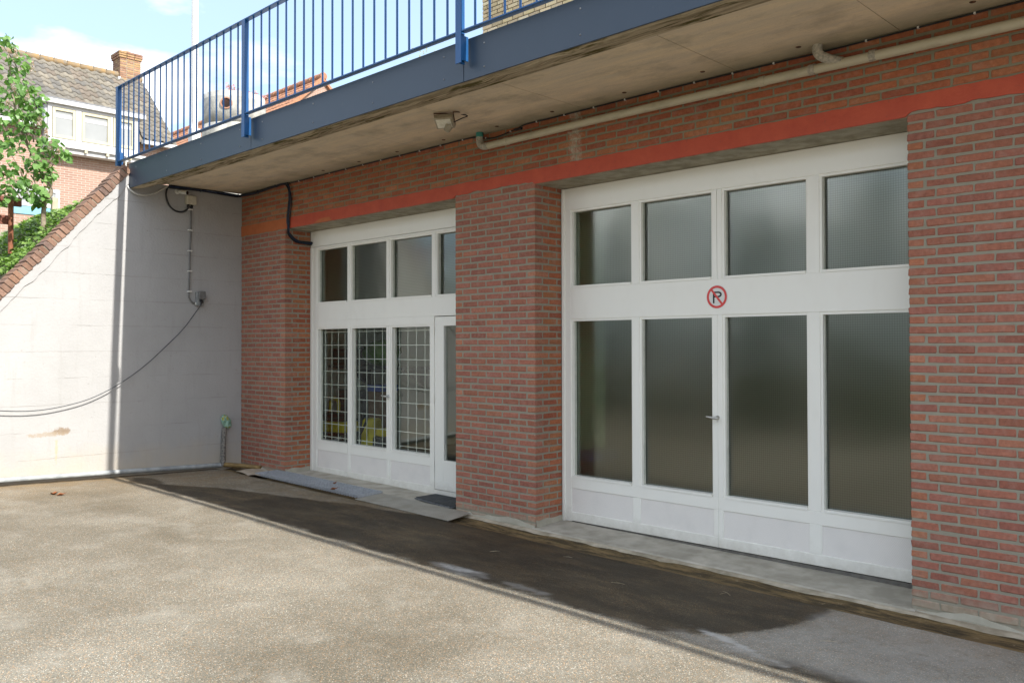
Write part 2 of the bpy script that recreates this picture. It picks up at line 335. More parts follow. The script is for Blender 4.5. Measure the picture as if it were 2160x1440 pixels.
def glass_clear():
    t = NT('clear window glass'); t.n.remove(t.b)
    lw = t.n.new('ShaderNodeLayerWeight'); lw.inputs['Blend'].default_value = 0.5
    fac = t.math('ADD', 0.05, t.math('MULTIPLY', t.math('POWER', lw.outputs['Facing'], 5.0), 0.9), clamp=True)
    tr = t.n.new('ShaderNodeBsdfTransparent'); tr.inputs[0].default_value = (0.90, 0.93, 0.91, 1)
    gl = t.n.new('ShaderNodeBsdfGlossy'); gl.inputs['Roughness'].default_value = 0.02; gl.inputs['Color'].default_value = (0.95, 0.97, 0.95, 1)
    ms = t.n.new('ShaderNodeMixShader'); t.l.new(fac, ms.inputs[0]); t.l.new(tr.outputs[0], ms.inputs[1]); t.l.new(gl.outputs[0], ms.inputs[2])
    t.l.new(ms.outputs[0], t.o.inputs['Surface']); return t.m
M['glass'] = glass_clear()
def glass_ribbed():
    t = NT('cross ribbed obscure glass'); t.n.remove(t.b); x = t.xyz()
    k = 2 * math.pi / 0.0175
    sx = t.math('ABSOLUTE', t.math('SINE', t.math('MULTIPLY', x[0], k / 2))); sz = t.math('ABSOLUTE', t.math('SINE', t.math('MULTIPLY', x[2], k / 2)))
    nrm = t.bump(t.noise(2.6, 2), 0.35, 0.010)
    nrm = t.bump(t.math('ADD', sx, sz), 0.4, 0.00022, nrm)
    rib = t.math('SUBTRACT', 1.0, t.math('MULTIPLY', t.math('POWER', sx, 0.6), t.math('POWER', sz, 0.6)))
    lw = t.n.new('ShaderNodeLayerWeight'); lw.inputs['Blend'].default_value = 0.5
    fac = t.math('ADD', 0.03, t.math('ADD', t.math('MULTIPLY', t.math('POWER', rib, 1.3), 0.30), t.math('MULTIPLY', t.math('POWER', lw.outputs['Facing'], 4.0), 0.8)), clamp=True)
    tr = t.n.new('ShaderNodeBsdfTransparent'); tr.inputs[0].default_value = (0.62, 0.69, 0.59, 1)
    rf = t.n.new('ShaderNodeBsdfRefraction'); rf.inputs['IOR'].default_value = 1.02; rf.inputs['Roughness'].default_value = 0.30; rf.inputs['Color'].default_value = (0.78, 0.86, 0.73, 1)
    m0 = t.n.new('ShaderNodeMixShader'); m0.inputs[0].default_value = 0.5; t.l.new(tr.outputs[0], m0.inputs[1]); t.l.new(rf.outputs[0], m0.inputs[2])
    gl = t.n.new('ShaderNodeBsdfGlossy'); gl.inputs['Roughness'].default_value = 0.11; t.l.new(nrm, gl.inputs['Normal'])
    ms = t.n.new('ShaderNodeMixShader'); t.l.new(fac, ms.inputs[0]); t.l.new(m0.outputs[0], ms.inputs[1]); t.l.new(gl.outputs[0], ms.inputs[2])
    t.l.new(ms.outputs[0], t.o.inputs['Surface']); return t.m
M['ribbed'] = glass_ribbed()
def far_pane():
    t = NT('far window pane')
    n = t.noise(1.2, 3)
    return t.fin(t.mix(n, (0.20, 0.21, 0.21), (0.34, 0.35, 0.35)), 0.06, None, None, 0.9)
M['farpane'] = far_pane()

def far_brick():
    t = NT('far house brickwork'); x = t.xyz()
    cx = t.n.new('ShaderNodeCombineXYZ'); t.l.new(x[1], cx.inputs[0]); t.l.new(x[2], cx.inputs[1])
    b = t.n.new('ShaderNodeTexBrick'); t.l.new(cx.outputs[0], b.inputs['Vector']); b.inputs['Scale'].default_value = 1.0
    b.inputs['Brick Width'].default_value = 0.21; b.inputs['Row Height'].default_value = 0.0605; b.inputs['Mortar Size'].default_value = 0.006
    b.inputs['Mortar Smooth'].default_value = 0.3
    b.inputs['Color1'].default_value = (0.33, 0.205, 0.155, 1); b.inputs['Color2'].default_value = (0.27, 0.16, 0.12, 1); b.inputs['Mortar'].default_value = (0.45, 0.41, 0.36, 1)
    col = t.mix(t.math('MULTIPLY', t.ramp(t.noise(0.8, 5), 0.4, 0.7), 0.3), b.outputs['Color'], (0.36, 0.26, 0.20))
    return t.fin(col, 0.9, t.bump(t.math('SUBTRACT', 1.0, b.outputs['Fac']), 0.5, 0.006))
M['farbrick'] = far_brick()
def tile_mat(name, joined=False, c0=(0.15, 0.132, 0.108), c1=(0.22, 0.19, 0.15)):
    t = NT(name)
    if joined: base = t.mix(t.noise(2.5, 4), c0, c1)
    else:
        oi = t.n.new('ShaderNodeObjectInfo'); base = oi.outputs['Color']
    col = t.mix(t.ramp(t.noise(14, 5, 0.7), 0.35, 0.7), t.mix(1.0, base, (0.75, 0.75, 0.75), 'MULTIPLY'), t.mix(1.0, base, (1.25, 1.22, 1.15), 'MULTIPLY'))
    col = t.mix(t.math('MULTIPLY', t.ramp(t.noise(5, 6, 0.7), 0.64, 0.76), 0.4), col, (0.28, 0.18, 0.07))
    return t.fin(col, 0.85, t.bump(t.noise(40, 4), 0.3, 0.01))
M['tile'] = tile_mat('grey clay tile'); M['tile_j'] = tile_mat('grey clay tile joined', True)
M['redtile'] = tile_mat('orange clay tile', True, (0.30, 0.125, 0.065), (0.42, 0.22, 0.13))
M['ridge'] = surf('lichened ridge tile', (0.19, 0.165, 0.13), (0.28, 0.185, 0.085), 6, 0.9, 0.3)
M['dormer'] = surf('white dormer boards', (0.50, 0.50, 0.50), (0.46, 0.465, 0.475), 4, 0.6, 0.05)
M['dormer_g'] = surf('pale lead cheek', (0.42, 0.45, 0.52), (0.52, 0.54, 0.60), 3, 0.6, 0.1)
M['cream'] = surf('cream sash', (0.44, 0.40, 0.27), (0.46, 0.43, 0.31), 5, 0.5, 0)
M['felt'] = surf('dormer roof felt', (0.16, 0.17, 0.19), (0.24, 0.25, 0.27), 5, 0.8, 0)
M['chim'] = brick_mat('chimney brick', True, False)
M['lead'] = surf('lead flashing', (0.50, 0.52, 0.55), (0.62, 0.63, 0.65), 5, 0.5, 0.1)
M['ring'] = surf('weathered concrete ring', (0.28, 0.275, 0.25), (0.50, 0.485, 0.44), 5, 0.95, 0.5, 30, 0.01)
M['terracotta'] = surf('terracotta sleeve', (0.34, 0.17, 0.11), (0.44, 0.25, 0.17), 9, 0.8, 0)
M['hole'] = surf('dark pipe inside', (0.015, 0.008, 0.006), (0.05, 0.02, 0.012), 9, 0.9, 0)
M['pole'] = surf('white flagpole', (0.74, 0.74, 0.72), (0.66, 0.65, 0.61), 3, 0.35, 0)
M['bark'] = surf('grey bark', (0.17, 0.13, 0.09), (0.32, 0.27, 0.20), 20, 0.95, 0.5, 60, 0.01)
M['plank'] = surf('red brown stained board', (0.14, 0.045, 0.030), (0.21, 0.075, 0.050), 9, 0.75, 0.2)
M['rustpost'] = surf('rusted post', (0.17, 0.06, 0.03), (0.28, 0.11, 0.06), 16, 0.85, 0.3)
M['greypost'] = surf('weathered oak post', (0.34, 0.29, 0.21), (0.46, 0.40, 0.30), 14, 0.9, 0.3)
def leaf_mat(name, c0, c1, c2):
    t = NT(name)
    oi = t.n.new('ShaderNodeObjectInfo')
    g = t.n.new('ShaderNodeNewGeometry')
    r = t.math('FRACT', t.math('ADD', oi.outputs['Random'], g.outputs['Random Per Island']))
    x = t.n.new('ShaderNodeValToRGB'); e = x.color_ramp.elements; e[0].color = c4(c0); e[1].color = c4(c2); mid = e.new(0.5); mid.color = c4(c1)
    t.l.new(r, x.inputs['Fac'])
    t.fin(x.outputs['Color'], 0.42, None, None, 0.35)
    tl = t.n.new('ShaderNodeBsdfTranslucent'); t.l.new(t.mix(1.0, x.outputs['Color'], (1.5, 1.7, 0.7), 'MULTIPLY'), tl.inputs['Color'])
    ms = t.n.new('ShaderNodeMixShader'); ms.inputs[0].default_value = 0.32
    t.l.new(t.b.outputs[0], ms.inputs[1]); t.l.new(tl.outputs[0], ms.inputs[2]); t.l.new(ms.outputs[0], t.o.inputs['Surface'])
    return t.m
M['leaf'] = leaf_mat('lilac leaf', (0.06, 0.13, 0.03), (0.12, 0.24, 0.06), (0.20, 0.33, 0.11))
M['ivy'] = leaf_mat('ground cover leaf', (0.05, 0.10, 0.018), (0.14, 0.24, 0.05), (0.24, 0.36, 0.10))
M['hedge'] = leaf_mat('hedge leaf', (0.03, 0.06, 0.015), (0.05, 0.10, 0.022), (0.08, 0.14, 0.03))
M['lilac'] = leaf_mat('faded lilac bloom', (0.50, 0.42, 0.48), (0.60, 0.50, 0.52), (0.42, 0.26, 0.16))
M['pink'] = leaf_mat('pink bloom', (0.55, 0.18, 0.28), (0.65, 0.35, 0.42), (0.50, 0.42, 0.44))
M['cream_leaf'] = leaf_mat('pale shrub leaf', (0.45, 0.42, 0.26), (0.52, 0.50, 0.36), (0.36, 0.38, 0.20))
M['stub'] = surf('core wood', (0.05, 0.05, 0.03), (0.09, 0.08, 0.05), 9, 1.0, 0)

# ------------------------------------------------------------------ object helpers
def origin_of(p):
    v = Vector((0, 0, 0))
    while p is not None: v += p.location; p = p.parent
    return v
def tag(o, label=None, cat=None, group=None, kind=None):
    if label: o['label'] = label
    if cat: o['category'] = cat
    if group: o['group'] = group
    if kind: o['kind'] = kind
    return o
def thing(name, loc, label, cat, group=None):
    o = bpy.data.objects.new(name, None); o.empty_display_size = 0.1; COL.objects.link(o); o.location = loc
    return tag(o, label, cat, group)
def link(name, mesh, parent=None, loc=None):
    o = bpy.data.objects.new(name, mesh); COL.objects.link(o)
    if parent is not None: o.parent = parent
    if loc is not None: o.location = Vector(loc) - origin_of(parent)
    return o

class MB:
    def __init__(s): s.v = []; s.f = []; s.mi = []; s.mats = []; s.cur = 0; s.sm = []
    def mat(s, m):
        if m not in s.mats: s.mats.append(m)
        s.cur = s.mats.index(m); return s
    def add(s, vs, fs, smooth=False):
        b = len(s.v); s.v += [tuple(v) for v in vs]
        for f in fs: s.f.append(tuple(b + i for i in f)); s.mi.append(s.cur); s.sm.append(smooth)
        return s
    def box(s, x0, x1, y0, y1, z0, z1, mtx=None):
        vs = [Vector((x, y, z)) for z in (z0, z1) for y in (y0, y1) for x in (x0, x1)]
        if mtx is not None: vs = [mtx @ v for v in vs]
        return s.add(vs, [(0, 2, 3, 1), (4, 5, 7, 6), (0, 1, 5, 4), (2, 6, 7, 3), (0, 4, 6, 2), (1, 3, 7, 5)])
    def hexa(s, p):   # 8 points: bottom 4 ccw, top 4 ccw
        return s.add(p, [(3, 2, 1, 0), (4, 5, 6, 7), (0, 1, 5, 4), (1, 2, 6, 5), (2, 3, 7, 6), (3, 0, 4, 7)])
    def tube(s, pts, r, n=8, cap=True):
        pts = [Vector(p) for p in pts]; rs = r if isinstance(r, (list, tuple)) else [r] * len(pts)
        vs = []; fs = []; prev = None
        for i, p in enumerate(pts):
            d = (pts[min(i + 1, len(pts) - 1)] - pts[max(i - 1, 0)]).normalized()
            if prev is None:
                a = d.orthogonal().normalized()
            else:
                a = (prev - d * prev.dot(d))
                a = a.normalized() if a.length > 1e-6 else d.orthogonal().normalized()
            prev = a; b = d.cross(a)
            for k in range(n):
                t = 2 * math.pi * k / n; vs.append(p + (a * math.cos(t) + b * math.sin(t)) * rs[i])
        for i in range(len(pts) - 1):
            for k in range(n):
                k2 = (k + 1) % n; fs.append((i * n + k, i * n + k2, (i + 1) * n + k2, (i + 1) * n + k))
        s.add(vs, fs, True)
        if cap: s.add(vs[:n], [tuple(range(n))[::-1]]); s.add(vs[-n:], [tuple(range(n))])
        return s
    def lathe(s, prof, c, n=24, axis='z', smooth=True):
        vs = []; fs = []
        for (r, h) in prof:
            for k in range(n):
                t = 2 * math.pi * k / n
                if axis == 'z': vs.append((c[0] + r * math.cos(t), c[1] + r * math.sin(t), c[2] + h))
                elif axis == 'y': vs.append((c[0] + r * math.cos(t), c[1] + h, c[2] + r * math.sin(t)))
                else: vs.append((c[0] + h, c[1] + r * math.cos(t), c[2] + r * math.sin(t)))
        for i in range(len(prof) - 1):
            for k in range(n):
                k2 = (k + 1) % n; fs.append((i * n + k, i * n + k2, (i + 1) * n + k2, (i + 1) * n + k))
        return s.add(vs, fs, smooth)
    def prism(s, poly, axis, h0, h1):
        n = len(poly)
        def P(p, h):
            if axis == 'y': return (p[0], h, p[1])
            if axis == 'x': return (h, p[0], p[1])
            return (p[0], p[1], h)
        vs = [P(p, h0) for p in poly] + [P(p, h1) for p in poly]
        return s.add(vs, [tuple(range(n)), tuple(range(2 * n - 1, n - 1, -1))] + [(i, n + i, n + (i + 1) % n, (i + 1) % n) for i in range(n)])
    def mesh(s, name, o=Vector((0, 0, 0)), fix=True):
        me = bpy.data.meshes.new(name)
        me.from_pydata([(v[0] - o[0], v[1] - o[1], v[2] - o[2]) for v in s.v], [], s.f)
        for m_ in s.mats: me.materials.append(m_)
        me.polygons.foreach_set('material_index', s.mi); me.polygons.foreach_set('use_smooth', s.sm)
        if fix:
            import bmesh
            bm = bmesh.new(); bm.from_mesh(me); bmesh.ops.recalc_face_normals(bm, faces=bm.faces); bm.to_mesh(me); bm.free()
        me.update(); return me
    def build(s, name, parent=None, mat=None, bevel=0, fix=True):
        if mat is not None and not s.mats: s.mats = [mat]
        o = link(name, s.mesh(name, origin_of(parent), fix), parent)
        if bevel:
            b = o.modifiers.new('bevel', 'BEVEL'); b.width = bevel; b.segments = 2; b.limit_method = 'ANGLE'; b.angle_limit = R(40)
        return o
    def top(s, name, mat, label, cat, group=None, kind=None, bevel=0, base=None):
        # a one-mesh thing whose origin sits at its base
        if mat is not None and not s.mats: s.mats = [mat]
        if base is None:
            xs = [v[0] for v in s.v]; ys = [v[1] for v in s.v]; zs = [v[2] for v in s.v]
            base = Vector(((min(xs) + max(xs)) / 2, (min(ys) + max(ys)) / 2, min(zs)))
        o = link(name, s.mesh(name, base)); o.location = base
        if bevel:
            b = o.modifiers.new('bevel', 'BEVEL'); b.width = bevel; b.segments = 2; b.limit_method = 'ANGLE'; b.angle_limit = R(40)
        return tag(o, label, cat, group, kind)

def spline(pts, k=6):
    pts = [Vector(p) for p in pts]; out = []
    for i in range(len(pts) - 1):
        p0 = pts[max(i - 1, 0)]; p1 = pts[i]; p2 = pts[i + 1]; p3 = pts[min(i + 2, len(pts) - 1)]
        for j in range(k):
            t = j / k
            out.append(0.5 * ((2 * p1) + (p2 - p0) * t + (2 * p0 - 5 * p1 + 4 * p2 - p3) * t * t + (3 * p1 - p0 - 3 * p2 + p3) * t ** 3))
    out.append(pts[-1]); return out

def gz(x, y):      # the yard falls towards the drain channel at the wall
    return -1.64 - 0.010 * (x + 10.76) + 0.03 * (-min(y, -0.25) - 0.25)

# ------------------------------------------------------------------ ground
g = MB()
S = 300
g.add([(-S, -S, gz(-12, -6) - 0.9), (S, -S, gz(0, -6) - 0.9), (S, S, -2.6), (-S, S, -2.6)], [(0, 1, 2, 3)])
tag(g.build('ground', None, M['ground']), kind='structure')

def lerp_pts(pts, x):
    if x <= pts[0][0]: return pts[0][1]
    for (a, b), (c, d) in zip(pts, pts[1:]):
        if x <= c: return b + (d - b) * (x - a) / (c - a)
    return pts[-1][1]
def hsh(x, y, s):
    v = 0; a = 1
    for k in range(4):
        v += a * math.sin(x * s * 1.7 + 1.3 * k + 1.9 * math.sin(y * s * 1.1 + k)) * math.cos(y * s * 1.9 - 0.7 * k + math.sin(x * s * 0.8))
        a *= 0.55; s *= 2.1
    return v
WET_TOP = [(-10.2, -1.60), (-9.9, -1.47), (-9.7, -1.38), (-9.2, -1.10), (-8.58, -0.88), (-8.3, -0.84), (-8.06, -0.74), (-7.8, -0.66), (-7.4, -0.52), (-6.8, -0.44), (-6.0, -0.30), (-2.75, -0.30), (-2.45, -0.32), (-2.36, -0.40), (-2.34, -0.54)]
WET_BOT = [(-10.2, -1.63), (-2.95, -1.60), (-2.75, -1.50), (-2.60, -1.34), (-2.47, -1.10), (-2.40, -0.85), (-2.35, -0.62), (-2.34, -0.55)]
def sm(v, w): return max(0.0, min(1.0, 0.5 + v / w))
def wet_dark_at(x, y):
    if x < -10.2 or x > -2.28:
        w = 0
    else:
        t = lerp_pts(WET_TOP, x) + 0.016 * hsh(x, y, 4) + 0.010 * hsh(x, y, 19); b = lerp_pts(WET_BOT, x) + 0.022 * hsh(x + 3, y, 5) + 0.016 * hsh(x, y, 23)
        w = sm(t - y, 0.035) * sm(y - b, 0.035)
    d = ((x + 10.2) / 0.34) ** 2 + ((y + 1.52) / 0.16) ** 2 + 0.25 * hsh(x, y, 6)
    w = max(w, sm(1 - d, 0.25) * 0.9)
    b2 = sm(0.10 - abs(y + 1.56 + 0.03 * hsh(x, y, 5) + 0.02 * (x + 1.5)), 0.05) * sm(x + 2.18, 0.1) * sm(0.2 - x, 0.3)
    w = max(w, 0.9 * sm(-10.655 + 0.02 * hsh(x, y, 6) - x, 0.03))  # also darkens a narrow strip along the foot of the white wall
    return max(w, b2 * (0.75 + 0.25 * math.sin(x * 40 + 9 * math.sin(y * 40))))
def pale_at(x, y):
    def e(cx, cy, rx, ry, a=0.0):
        dx, dy = x - cx, y - cy; dx, dy = dx * math.cos(a) + dy * math.sin(a), -dx * math.sin(a) + dy * math.cos(a)
        return sm(1 - (dx / rx) ** 2 - (dy / ry) ** 2 - 0.55 * hsh(x * 1.0, y * 1.6, 9), 0.7)
    dry = 0.42 * sm(x + 2.36 + 0.03 * hsh(x, y, 3) + 0.30 * max(0, -y - 0.9), 0.10) * sm(y + 1.52, 0.12) * (0.8 + 0.2 * hsh(x, y, 2))
    return max(dry, 0.75 * e(-4.72, -1.50, 0.17, 0.05), 0.28 * e(-4.66, -1.53, 0.30, 0.09), 0.30 * e(-4.02, -1.52, 0.22, 0.045), 0.85 * e(-2.55, -1.42, 0.24, 0.035, -0.25), 0.5 * e(-2.30, -1.52, 0.22, 0.03, -0.15), 0.22 * e(-2.45, -1.52, 0.38, 0.09))
def brown_at(x, y):
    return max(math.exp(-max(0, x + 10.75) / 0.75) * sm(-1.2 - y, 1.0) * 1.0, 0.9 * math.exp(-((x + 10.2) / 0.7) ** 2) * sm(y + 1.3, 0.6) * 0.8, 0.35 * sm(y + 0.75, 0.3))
X0, X1, Y0, Y1, ST = -10.78, 1.2, -5.6, -0.36, 0.03
nx = int((X1 - X0) / ST) + 1; ny = int((Y1 - Y0) / ST) + 1
vs = []; wet = []; pale = []; brown = []
for j in range(ny):
    y = Y0 + (Y1 - Y0) * j / (ny - 1)
    for i in range(nx):
        x = X0 + (X1 - X0) * i / (nx - 1)
        vs.append((x, y, gz(x, y) + 0.004 * hsh(x, y, 0.9)))
        if y > -2.2 or x < -10.5: wet.append(wet_dark_at(x, y)); pale.append(pale_at(x, y))
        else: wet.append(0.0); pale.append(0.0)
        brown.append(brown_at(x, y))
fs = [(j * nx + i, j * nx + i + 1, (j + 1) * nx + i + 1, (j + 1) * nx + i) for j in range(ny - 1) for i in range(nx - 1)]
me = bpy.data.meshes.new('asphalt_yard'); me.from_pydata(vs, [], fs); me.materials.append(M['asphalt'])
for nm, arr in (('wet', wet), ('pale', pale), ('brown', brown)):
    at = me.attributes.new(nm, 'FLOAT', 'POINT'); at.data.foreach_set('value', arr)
me.polygons.foreach_set('use_smooth', [True] * len(fs))
yard = link('asphalt_yard', me); tag(yard, kind='structure')
# the yard beyond the detailed part
g = MB()
for (x0, x1, y0, y1) in ((-60, 40, -60, Y0), (X1, 40, Y0, Y1)):
    for i in range(20):
        a = x0 + (x1 - x0) * i / 20; b = x0 + (x1 - x0) * (i + 1) / 20
        g.add([(a, y0, gz(max(a, -14), max(y0, -8))), (b, y0, gz(max(b, -14), max(y0, -8))), (b, y1, gz(max(b, -14), y1)), (a, y1, gz(max(a, -14), y1))], [(0, 1, 2, 3)])
tag(g.build('yard_outskirts', None, M['asphalt']), kind='structure')

# drain channel and lips along the facade
g = MB()
xs = [-10.76 + 0.08 * i for i in range(160)]
prof = []
for x in xs:
    b = gz(x, -0.25); n = 0.008 * hsh(x, 0, 3)
    prof.append([(x, -0.375, b + 0.002), (x, -0.345 + n, b - 0.006), (x, -0.30 + n, b - 0.020 + 0.005 * hsh(x, 1, 5)), (x, -0.20, b - 0.022 + 0.007 * hsh(x, 2, 4)), (x, -0.12, b - 0.012 + 0.007 * hsh(x, 3, 4)), (x, -0.085 + 0.8 * n, b - 0.006)])
k = len(prof[0])
g.add([p for r_ in prof for p in r_], [(i * k + j, (i + 1) * k + j, (i + 1) * k + j + 1, i * k + j + 1) for i in range(len(xs) - 1) for j in range(k - 1)], True)
tag(g.build('drain_channel', None, M['channel']), kind='structure')
g = MB()
prof = []
for x in xs:
    b = gz(x, -0.25); n = 0.012 * hsh(x, 0, 3) + 0.007 * hsh(x, 5, 11)
    prof.append([(x, -0.095 + n, b - 0.05), (x, -0.09 + n, b - 0.006), (x, -0.055 + n * 0.5, b + 0.004), (x, 0.05, b + 0.006)])
k = 4
g.add([p for r_ in prof for p in r_], [(i * k + j, (i + 1) * k + j, (i + 1) * k + j + 1, i * k + j + 1) for i in range(len(xs) - 1) for j in range(k - 1)])
tag(g.build('channel_lip', None, M['lip']), kind='structure')

# doorsteps in the two openings
for (x0, x1) in ((-9.66, -6.38), (-5.335, -1.98)):
    g = MB(); n = 24
    pr = []
    for i in range(n + 1):
        x = x0 + (x1 - x0) * i / n; b = gz(x, -0.25)
        pr.append([(x, -0.035, b + 0.001), (x, -0.02, b + 0.014), (x, 0.18, b + 0.024 + 0.004 * hsh(x, 0, 4)), (x, 0.5, b + 0.034)])
    g.add([p for r_ in pr for p in r_], [(i * 4 + j, (i + 1) * 4 + j, (i + 1) * 4 + j + 1, i * 4 + j + 1) for i in range(n) for j in range(3)])
    tag(g.build('doorstep', None, M['sill']), kind='structure')

# ------------------------------------------------------------------ bricks
_bm = {}
def chamfer_box(sx, sy, sz, seed, c=0.0035, jit=0.0022):
    rnd = random.Random(seed)
    vs = []; idx = {}
    for ix in (-1, 1):
        for iy in (-1, 1):
            for iz in (-1, 1):
                jx, jy, jz = (rnd.uniform(-jit, jit) for _ in range(3))
                cc = c * rnd.uniform(0.7, 1.9)
                px, py, pz = ix * sx / 2 + jx, iy * sy / 2 + jy * 0.6, iz * sz / 2 + jz
                for ax in range(3):
                    p = [px, py, pz]
                    for a2 in range(3):
                        if a2 != ax: p[a2] -= (ix, iy, iz)[a2] * cc
                    idx[(ix, iy, iz, ax)] = len(vs); vs.append(tuple(p))
    fs = []
    for ax in range(3):
        o = [a for a in range(3) if a != ax]
        for s_ in (-1, 1):
            loop = []
            for (p, q) in ((-1, -1), (1, -1), (1, 1), (-1, 1)):
                key = [0, 0, 0]; key[ax] = s_; key[o[0]] = p; key[o[1]] = q
                loop.append(idx[(*key, ax)])
            fs.append(tuple(loop))
    for ax in range(3):   # edge along axis ax
        o = [a for a in range(3) if a != ax]
        for p in (-1, 1):
            for q in (-1, 1):
                ks = []
                for s_ in (-1, 1):
                    key = [0, 0, 0]; key[ax] = s_; key[o[0]] = p; key[o[1]] = q; ks.append(tuple(key))
                fs.append((idx[(*ks[0], o[0])], idx[(*ks[1], o[0])], idx[(*ks[1], o[1])], idx[(*ks[0], o[1])]))
    for ix in (-1, 1):
        for iy in (-1, 1):
            for iz in (-1, 1): fs.append((idx[(ix, iy, iz, 0)], idx[(ix, iy, iz, 1)], idx[(ix, iy, iz, 2)]))
    return vs, fs
def brick_mesh(sx, sy, sz, mat, var):
    key = (round(sx, 2), round(sy, 2), round(sz, 3), mat.name, var)
    if key not in _bm:
        b = MB(); b.mats = [mat]; v, f = chamfer_box(sx, sy, sz, hash(key[:3]) % 1000 + var * 17)
        b.add(v, f); _bm[key] = b.mesh('brick')
    return _bm[key]
PAL_PIER = [(0.335, 0.134, 0.092), (0.350, 0.140, 0.095), (0.320, 0.128, 0.089), (0.340, 0.140, 0.098), (0.305, 0.122, 0.087), (0.360, 0.150, 0.098), (0.328, 0.136, 0.097)]
PAL_HEAD = [(0.37, 0.150, 0.090), (0.39, 0.158, 0.090), (0.35, 0.138, 0.088), (0.40, 0.175, 0.108)]
PAL_TOP = [(0.36, 0.118, 0.058), (0.38, 0.132, 0.065), (0.34, 0.108, 0.056), (0.39, 0.155, 0.075), (0.36, 0.145, 0.072), (0.32, 0.104, 0.058)]
PAL_YEL = [(0.52, 0.43, 0.25), (0.57, 0.48, 0.30), (0.47, 0.38, 0.22), (0.60, 0.52, 0.35), (0.44, 0.36, 0.23)]
def lay(parent, bricks, pal, mat, matj, cap=300, key=None, seedv=0):
    """bricks: (x0,x1,y0,y1,z0,z1,tone or None). The largest in view become parts, the rest one joined part."""
    rnd = random.Random(seedv)
    bricks = sorted(bricks, key=key or (lambda b: -(b[1] - b[0])))
    for i, (x0, x1, y0, y1, z0, z1, tone) in enumerate(bricks[:cap]):
        jx, jy, jz = rnd.uniform(-.001, .001), rnd.uniform(-.0025, .0015), rnd.uniform(-.0012, .0012)
        me_ = brick_mesh(x1 - x0, y1 - y0, z1 - z0, mat, rnd.randrange(5))
        o = link('brick', me_, parent, ((x0 + x1) / 2 + jx, (y0 + y1) / 2 + jy, (z0 + z1) / 2 + jz))
        o.rotation_euler = (0, rnd.uniform(-.006, .006), rnd.uniform(-.004, .004))
        c = tone or rnd.choice(pal); k_ = rnd.uniform(0.90, 1.10)
        o.color = (c[0] * k_, c[1] * k_ * rnd.uniform(.97, 1.03), c[2] * k_ * rnd.uniform(.96, 1.04), 1)
    rest = bricks[cap:]
    if rest:
        b = MB(); b.mats = [matj]; cols = []
        for (x0, x1, y0, y1, z0, z1, tone) in rest:
            v, f = chamfer_box(x1 - x0, y1 - y0, z1 - z0, rnd.randrange(9999))
            c = tone or rnd.choice(pal); k_ = rnd.uniform(0.90, 1.10)
            ctr = Vector(((x0 + x1) / 2, (y0 + y1) / 2 + rnd.uniform(-.0025, .0015), (z0 + z1) / 2))
            b.add([Vector(p) + ctr for p in v], f); cols += [(c[0] * k_, c[1] * k_, c[2] * k_, 1)] * len(v)
        o = b.build('remaining_bricks', parent); o['kind'] = 'stuff'
        ca = o.data.attributes.new('tone', 'FLOAT_COLOR', 'POINT'); ca.data.foreach_set('color', [c for q in cols for c in q])
CO = 0.0628; BH = 0.0464; J = 0.0164; LB = 0.2075; MOD = 0.22; YR = 0.378
def pier_bricks(x0, x1, ztop, nrow, mod, reveal=True, left_q=False):
    out = []; rnd = random.Random(int(x0 * 100))
    for r_ in range(nrow):
        z1 = ztop - r_ * CO - J / 2; z0 = z1 - BH
        odd = r_ % 2
        cut = []
        if left_q:     # right wall: quoin, closer, stretchers
            x = x0
            seq = ([0.098, 0.166] if odd else [0.166])
            for L in seq: cut.append((x, x + L)); x += L + J
            while x < x1 - 0.02: cut.append((x, min(x + mod - J, x1))); x += mod
        else:
            x = x1
            if odd:
                L = 0.10; cut.append((x - L, x)); x -= L + J
            while x > x0 + 0.02:
                a = max(x - (mod - J), x0)
                if a - x0 < 0.05: a = x0
                cut.append((a, x)); x = a - J
        for (a, b) in cut:
            last = (not left_q) and abs(b - x1) < 1e-6; first = abs(a - x0) < 1e-6
            dep = 0.10
            tone = None
            if reveal and last: dep = 0.186 if odd else 0.10
            if (b - a) < 0.13 and (last or first): tone = rnd.choice(PAL_HEAD)
            out.append((a, b, 0.0, dep, z0, z1, tone))
        if reveal:
            y = (0.186 if odd else 0.10) + J
            while y < YR - 0.015:
                e = min(y + 0.186, YR - 0.003)
                if YR - e < 0.05: e = YR - 0.003
                out.append((x1 - 0.10, x1, y, e, z0, z1, rnd.choice(PAL_TOP))); y = e + J
    return out

